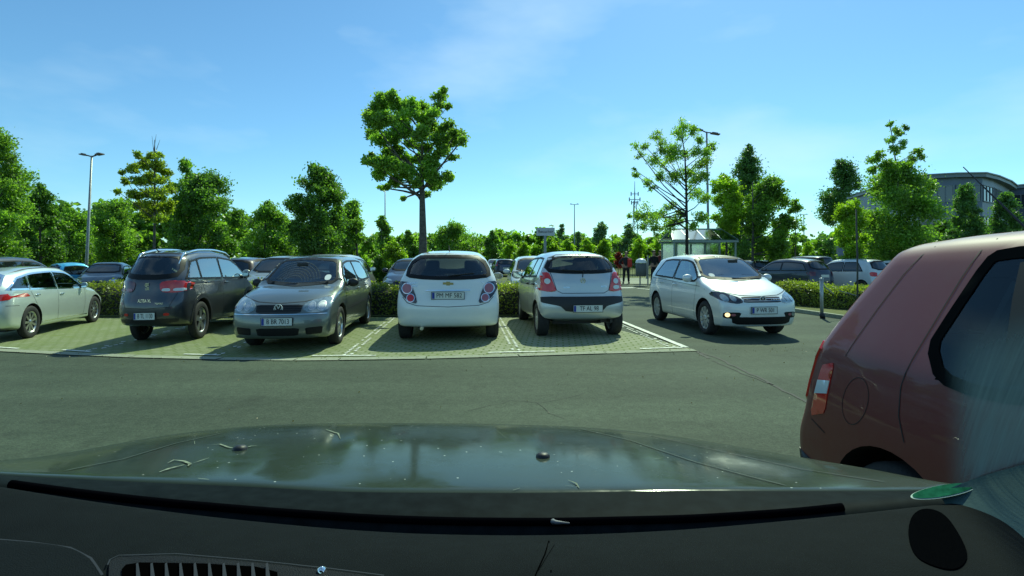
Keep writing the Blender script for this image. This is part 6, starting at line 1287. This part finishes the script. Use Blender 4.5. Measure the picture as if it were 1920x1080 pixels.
# woods behind: masses nobody could count
def wood(name, lb, x0, x1, prof, Y, n, sz, m, dy=5):
    q = random.Random(len(lb)); cl = []; pr_ = Prof(prof, 4)
    x = x0
    while x < x1:
        yt = float(pr_(x)) + q.uniform(-4, 4); r_ = q.uniform(9, 15); zt = W3(0, yt, Y)[2]; k = 0; z_ = zt - r_ / F * Y
        while z_ > .3: cl.append((W3(x + q.uniform(-6, 6), 0, Y)[0], Y + q.uniform(-dy, dy), z_, r_ / F * Y * q.uniform(.85, 1.25))); z_ -= r_ / F * Y * 1.3
        x += r_ * q.uniform(.8, 1.2)
    leaf = leaf_cloud(name, cloud_pts(cl, n), sz, m); tag(leaf, lb, 'woodland', None, 'stuff')
wood('woodland', 'band of mixed green woodland behind the left rows of cars', -60, 700, [(-60, 385), (100, 400), (200, 392), (330, 380), (450, 405), (560, 415), (700, 432)], 44, 60000, .24, LM['mid'])
wood('woodland', 'low skyline of woods from the big maple to the shelter', 640, 1290, [(640, 440), (780, 440), (880, 445), (950, 436), (1000, 434), (1060, 442), (1120, 446), (1200, 440), (1290, 440)], 75, 40000, .34, LM['mid'], 8)
wood('woodland', 'undergrowth and trees behind the right-hand row of cars', 1300, 1960, [(1300, 440), (1460, 440), (1500, 452), (1530, 440), (1700, 420), (1960, 420)], 56, 34000, .28, LM['dark'])
# far fence line
root = empty('fence', (W3(1145, 0, 34)[0], 34, 0)); tag(root, 'low dark fence along the lawn behind the standing people', 'fence'); xa, xb = 0, W3(1560, 0, 34)[0] - W3(1145, 0, 34)[0]
mb = MB(); mb.box(0, xb, -.02, .02, .95, 1.02); mb.box(0, xb, -.02, .02, .25, .3); [mb.box(i * .16, i * .16 + .02, -.01, .01, .1, 1.0) for i in range(int(xb / .16))]; mb.build('railing', mat('fence_dark', (.03, .035, .045), .5), root)
for i in range(int(xb / 2.4) + 1): mb = MB(); mb.box(i * 2.4 - .04, i * 2.4 + .04, -.04, .04, 0, 1.1); mb.build('fence_post', STEELB, root)

# ------------------------------------------------------------------ two people standing at the crossing
SKIN = mat('skin', (.38, .22, .15), .5); HAIR = mat('hair', (.015, .012, .01), .6)
def person(label, loc, rz, shirt, trous, bag=None, arm='hip', hgt=1.72):
    root = empty('person', loc, rz); tag(root, label, 'person'); root.scale = (hgt / 1.75,) * 3
    def skin(name, chain, m, parent, sub=2):
        V = [c[0] for c in chain['v']]; me = bpy.data.meshes.new(name); me.from_pydata(V, chain['e'], []); o = link_mesh(name, me, m, parent); md = o.modifiers.new('k', 'SKIN'); md.use_smooth_shade = True
        for i, c in enumerate(chain['v']): me.skin_vertices[0].data[i].radius = (c[1], c[2] if len(c) > 2 else c[1]); me.skin_vertices[0].data[i].use_root = (i == 0)
        s_ = o.modifiers.new('s', 'SUBSURF'); s_.levels = sub; s_.render_levels = sub; bpy.context.view_layer.update()
        dg = bpy.context.evaluated_depsgraph_get(); nm = bpy.data.meshes.new_from_object(o.evaluated_get(dg)); o.modifiers.clear(); o.data = nm; nm.polygons.foreach_set('use_smooth', [True] * len(nm.polygons)); return o
    v = [((0, 0, .95), .15, .105)]; e = []
    def add(par, p, r_, r2=None): v.append((p, r_, r2 or r_)); e.append((par, len(v) - 1)); return len(v) - 1
    t1 = add(0, (0, 0, 1.12), .135, .10); t2 = add(t1, (0, 0, 1.32), .16, .11); nk = add(t2, (0, 0, 1.47), .065, .06); hd = add(nk, (0, .01, 1.56), .075, .08); h2 = add(hd, (0, .01, 1.63), .085, .095); add(h2, (0, .005, 1.71), .06, .07)
    hands = []
    for sx in (-1, 1):
        hp = add(0, (sx * .09, 0, .86), .095, .10); kn = add(hp, (sx * .12, .02, .49), .062); an = add(kn, (sx * .14, -.01, .10), .042); ft = add(an, (sx * .15, .05, .045), .04, .04); add(ft, (sx * .16, .17, .03), .035, .028)
        sh_ = add(t2, (sx * .185, 0, 1.38), .062); el = (sx * .28, -.02, 1.12) if arm != 'hip' or sx < 0 else (sx * .38, -.02, 1.14); ha = (sx * .27, .10, .92) if arm != 'hip' or sx < 0 else (sx * .20, .10, 1.0)
        e_ = add(sh_, el, .045); w_ = add(e_, ha, .03); pm = add(w_, (ha[0] - sx * .01, ha[1] + .03, ha[2] - .06), .034, .018); P = Vector((ha[0] - sx * .01, ha[1] + .03, ha[2] - .09))
        for k in range(4):
            b0 = P + Vector((0, -.03 + .02 * k, 0)); f1 = add(pm, tuple(b0), .009); f2 = add(f1, tuple(b0 + Vector((-sx * .004, .002, -.03 - .004 * (k in (1, 2))))), .008); add(f2, tuple(b0 + Vector((-sx * .014, .004, -.055))), .007)
        th = add(pm, (P.x, P.y + .035, P.z + .03), .010); add(th, (P.x - sx * .005, P.y + .05, P.z - .005), .008)
    body = skin('body', {'v': v, 'e': e}, SKIN, root)
    for s_ in (-1, 1): rbox('eye', s_ * .032, .100, 1.645, .018, .012, .010, .003, INK, body)
    rbox('nose', 0, .112, 1.612, .022, .030, .045, .008, SKIN, body); rbox('mouth', 0, .098, 1.575, .045, .010, .010, .003, mat('lip', (.3, .1, .08), .5), body)
    for s_ in (-1, 1): rbox('ear', s_ * .088, .0, 1.625, .016, .035, .055, .007, SKIN, body)
    bm = bmesh.new(); bmesh.ops.create_icosphere(bm, subdivisions=3, radius=1)
    for q_ in bm.verts: q_.co = Vector((q_.co.x * .098, q_.co.y * .112 - .012, max(q_.co.z, -.35 + (0 if q_.co.y < .2 else 1.0)) * .115 + 1.665))
    bm_obj('hair', bm, HAIR, root, True)
    v = [((0, 0, .90), .175, .135)]; e = []; t1 = add(0, (0, 0, 1.14), .150, .115); t2 = add(t1, (0, 0, 1.33), .175, .125); add(t2, (0, 0, 1.44), .085, .075)
    for sx in (-1, 1):
        s2 = add(t2, (sx * .19, 0, 1.38), .075); el = (sx * .28, -.02, 1.12) if arm != 'hip' or sx < 0 else (sx * .38, -.02, 1.14); ha = (sx * .27, .085, .96) if arm != 'hip' or sx < 0 else (sx * .24, .08, 1.03); e2 = add(s2, el, .056); add(e2, ha, .042)
    skin('jacket', {'v': v, 'e': e}, shirt, root)
    v = [((0, 0, 1.0), .165, .125)]; e = []
    for sx in (-1, 1): hp = add(0, (sx * .09, 0, .84), .105, .11); kn = add(hp, (sx * .12, .02, .49), .075); add(kn, (sx * .14, -.005, .09), .058)
    skin('trousers', {'v': v, 'e': e}, trous, root)
    for sx in (-1, 1): rbox('shoe', sx * .155, .07, .045, .095, .27, .085, .035, BLK, root)
    if bag: rbox('bag', -.20, .13, 1.14, .24, .12, .46, .05, bag, root)
    return root
DK = mat('dark_jacket', (.018, .018, .02), .9); RD = mat('red_bag', (.50, .03, .02), .7); TRO = mat('dark_trousers', (.015, .016, .02), .9); DR = mat('dark_red_top', (.10, .012, .018), .85)
b = G(1174, 530); person('person in dark clothes holding a bright red bag, left of the litter bin', (W3(1174, 0, 27.2)[0], 27.2, .03), R(165), DK, TRO, RD, hgt=1.68)
person('person all in dark clothes standing right of the litter bin', (W3(1226, 0, 27.0)[0], 27.0, .03), R(200), DK, TRO, None, 'side', hgt=1.76)
person('person in a dark red top behind the person all in dark clothes', (W3(1238, 0, 28.4)[0], 28.4, .03), R(180), DR, TRO, None, 'side', hgt=1.78)
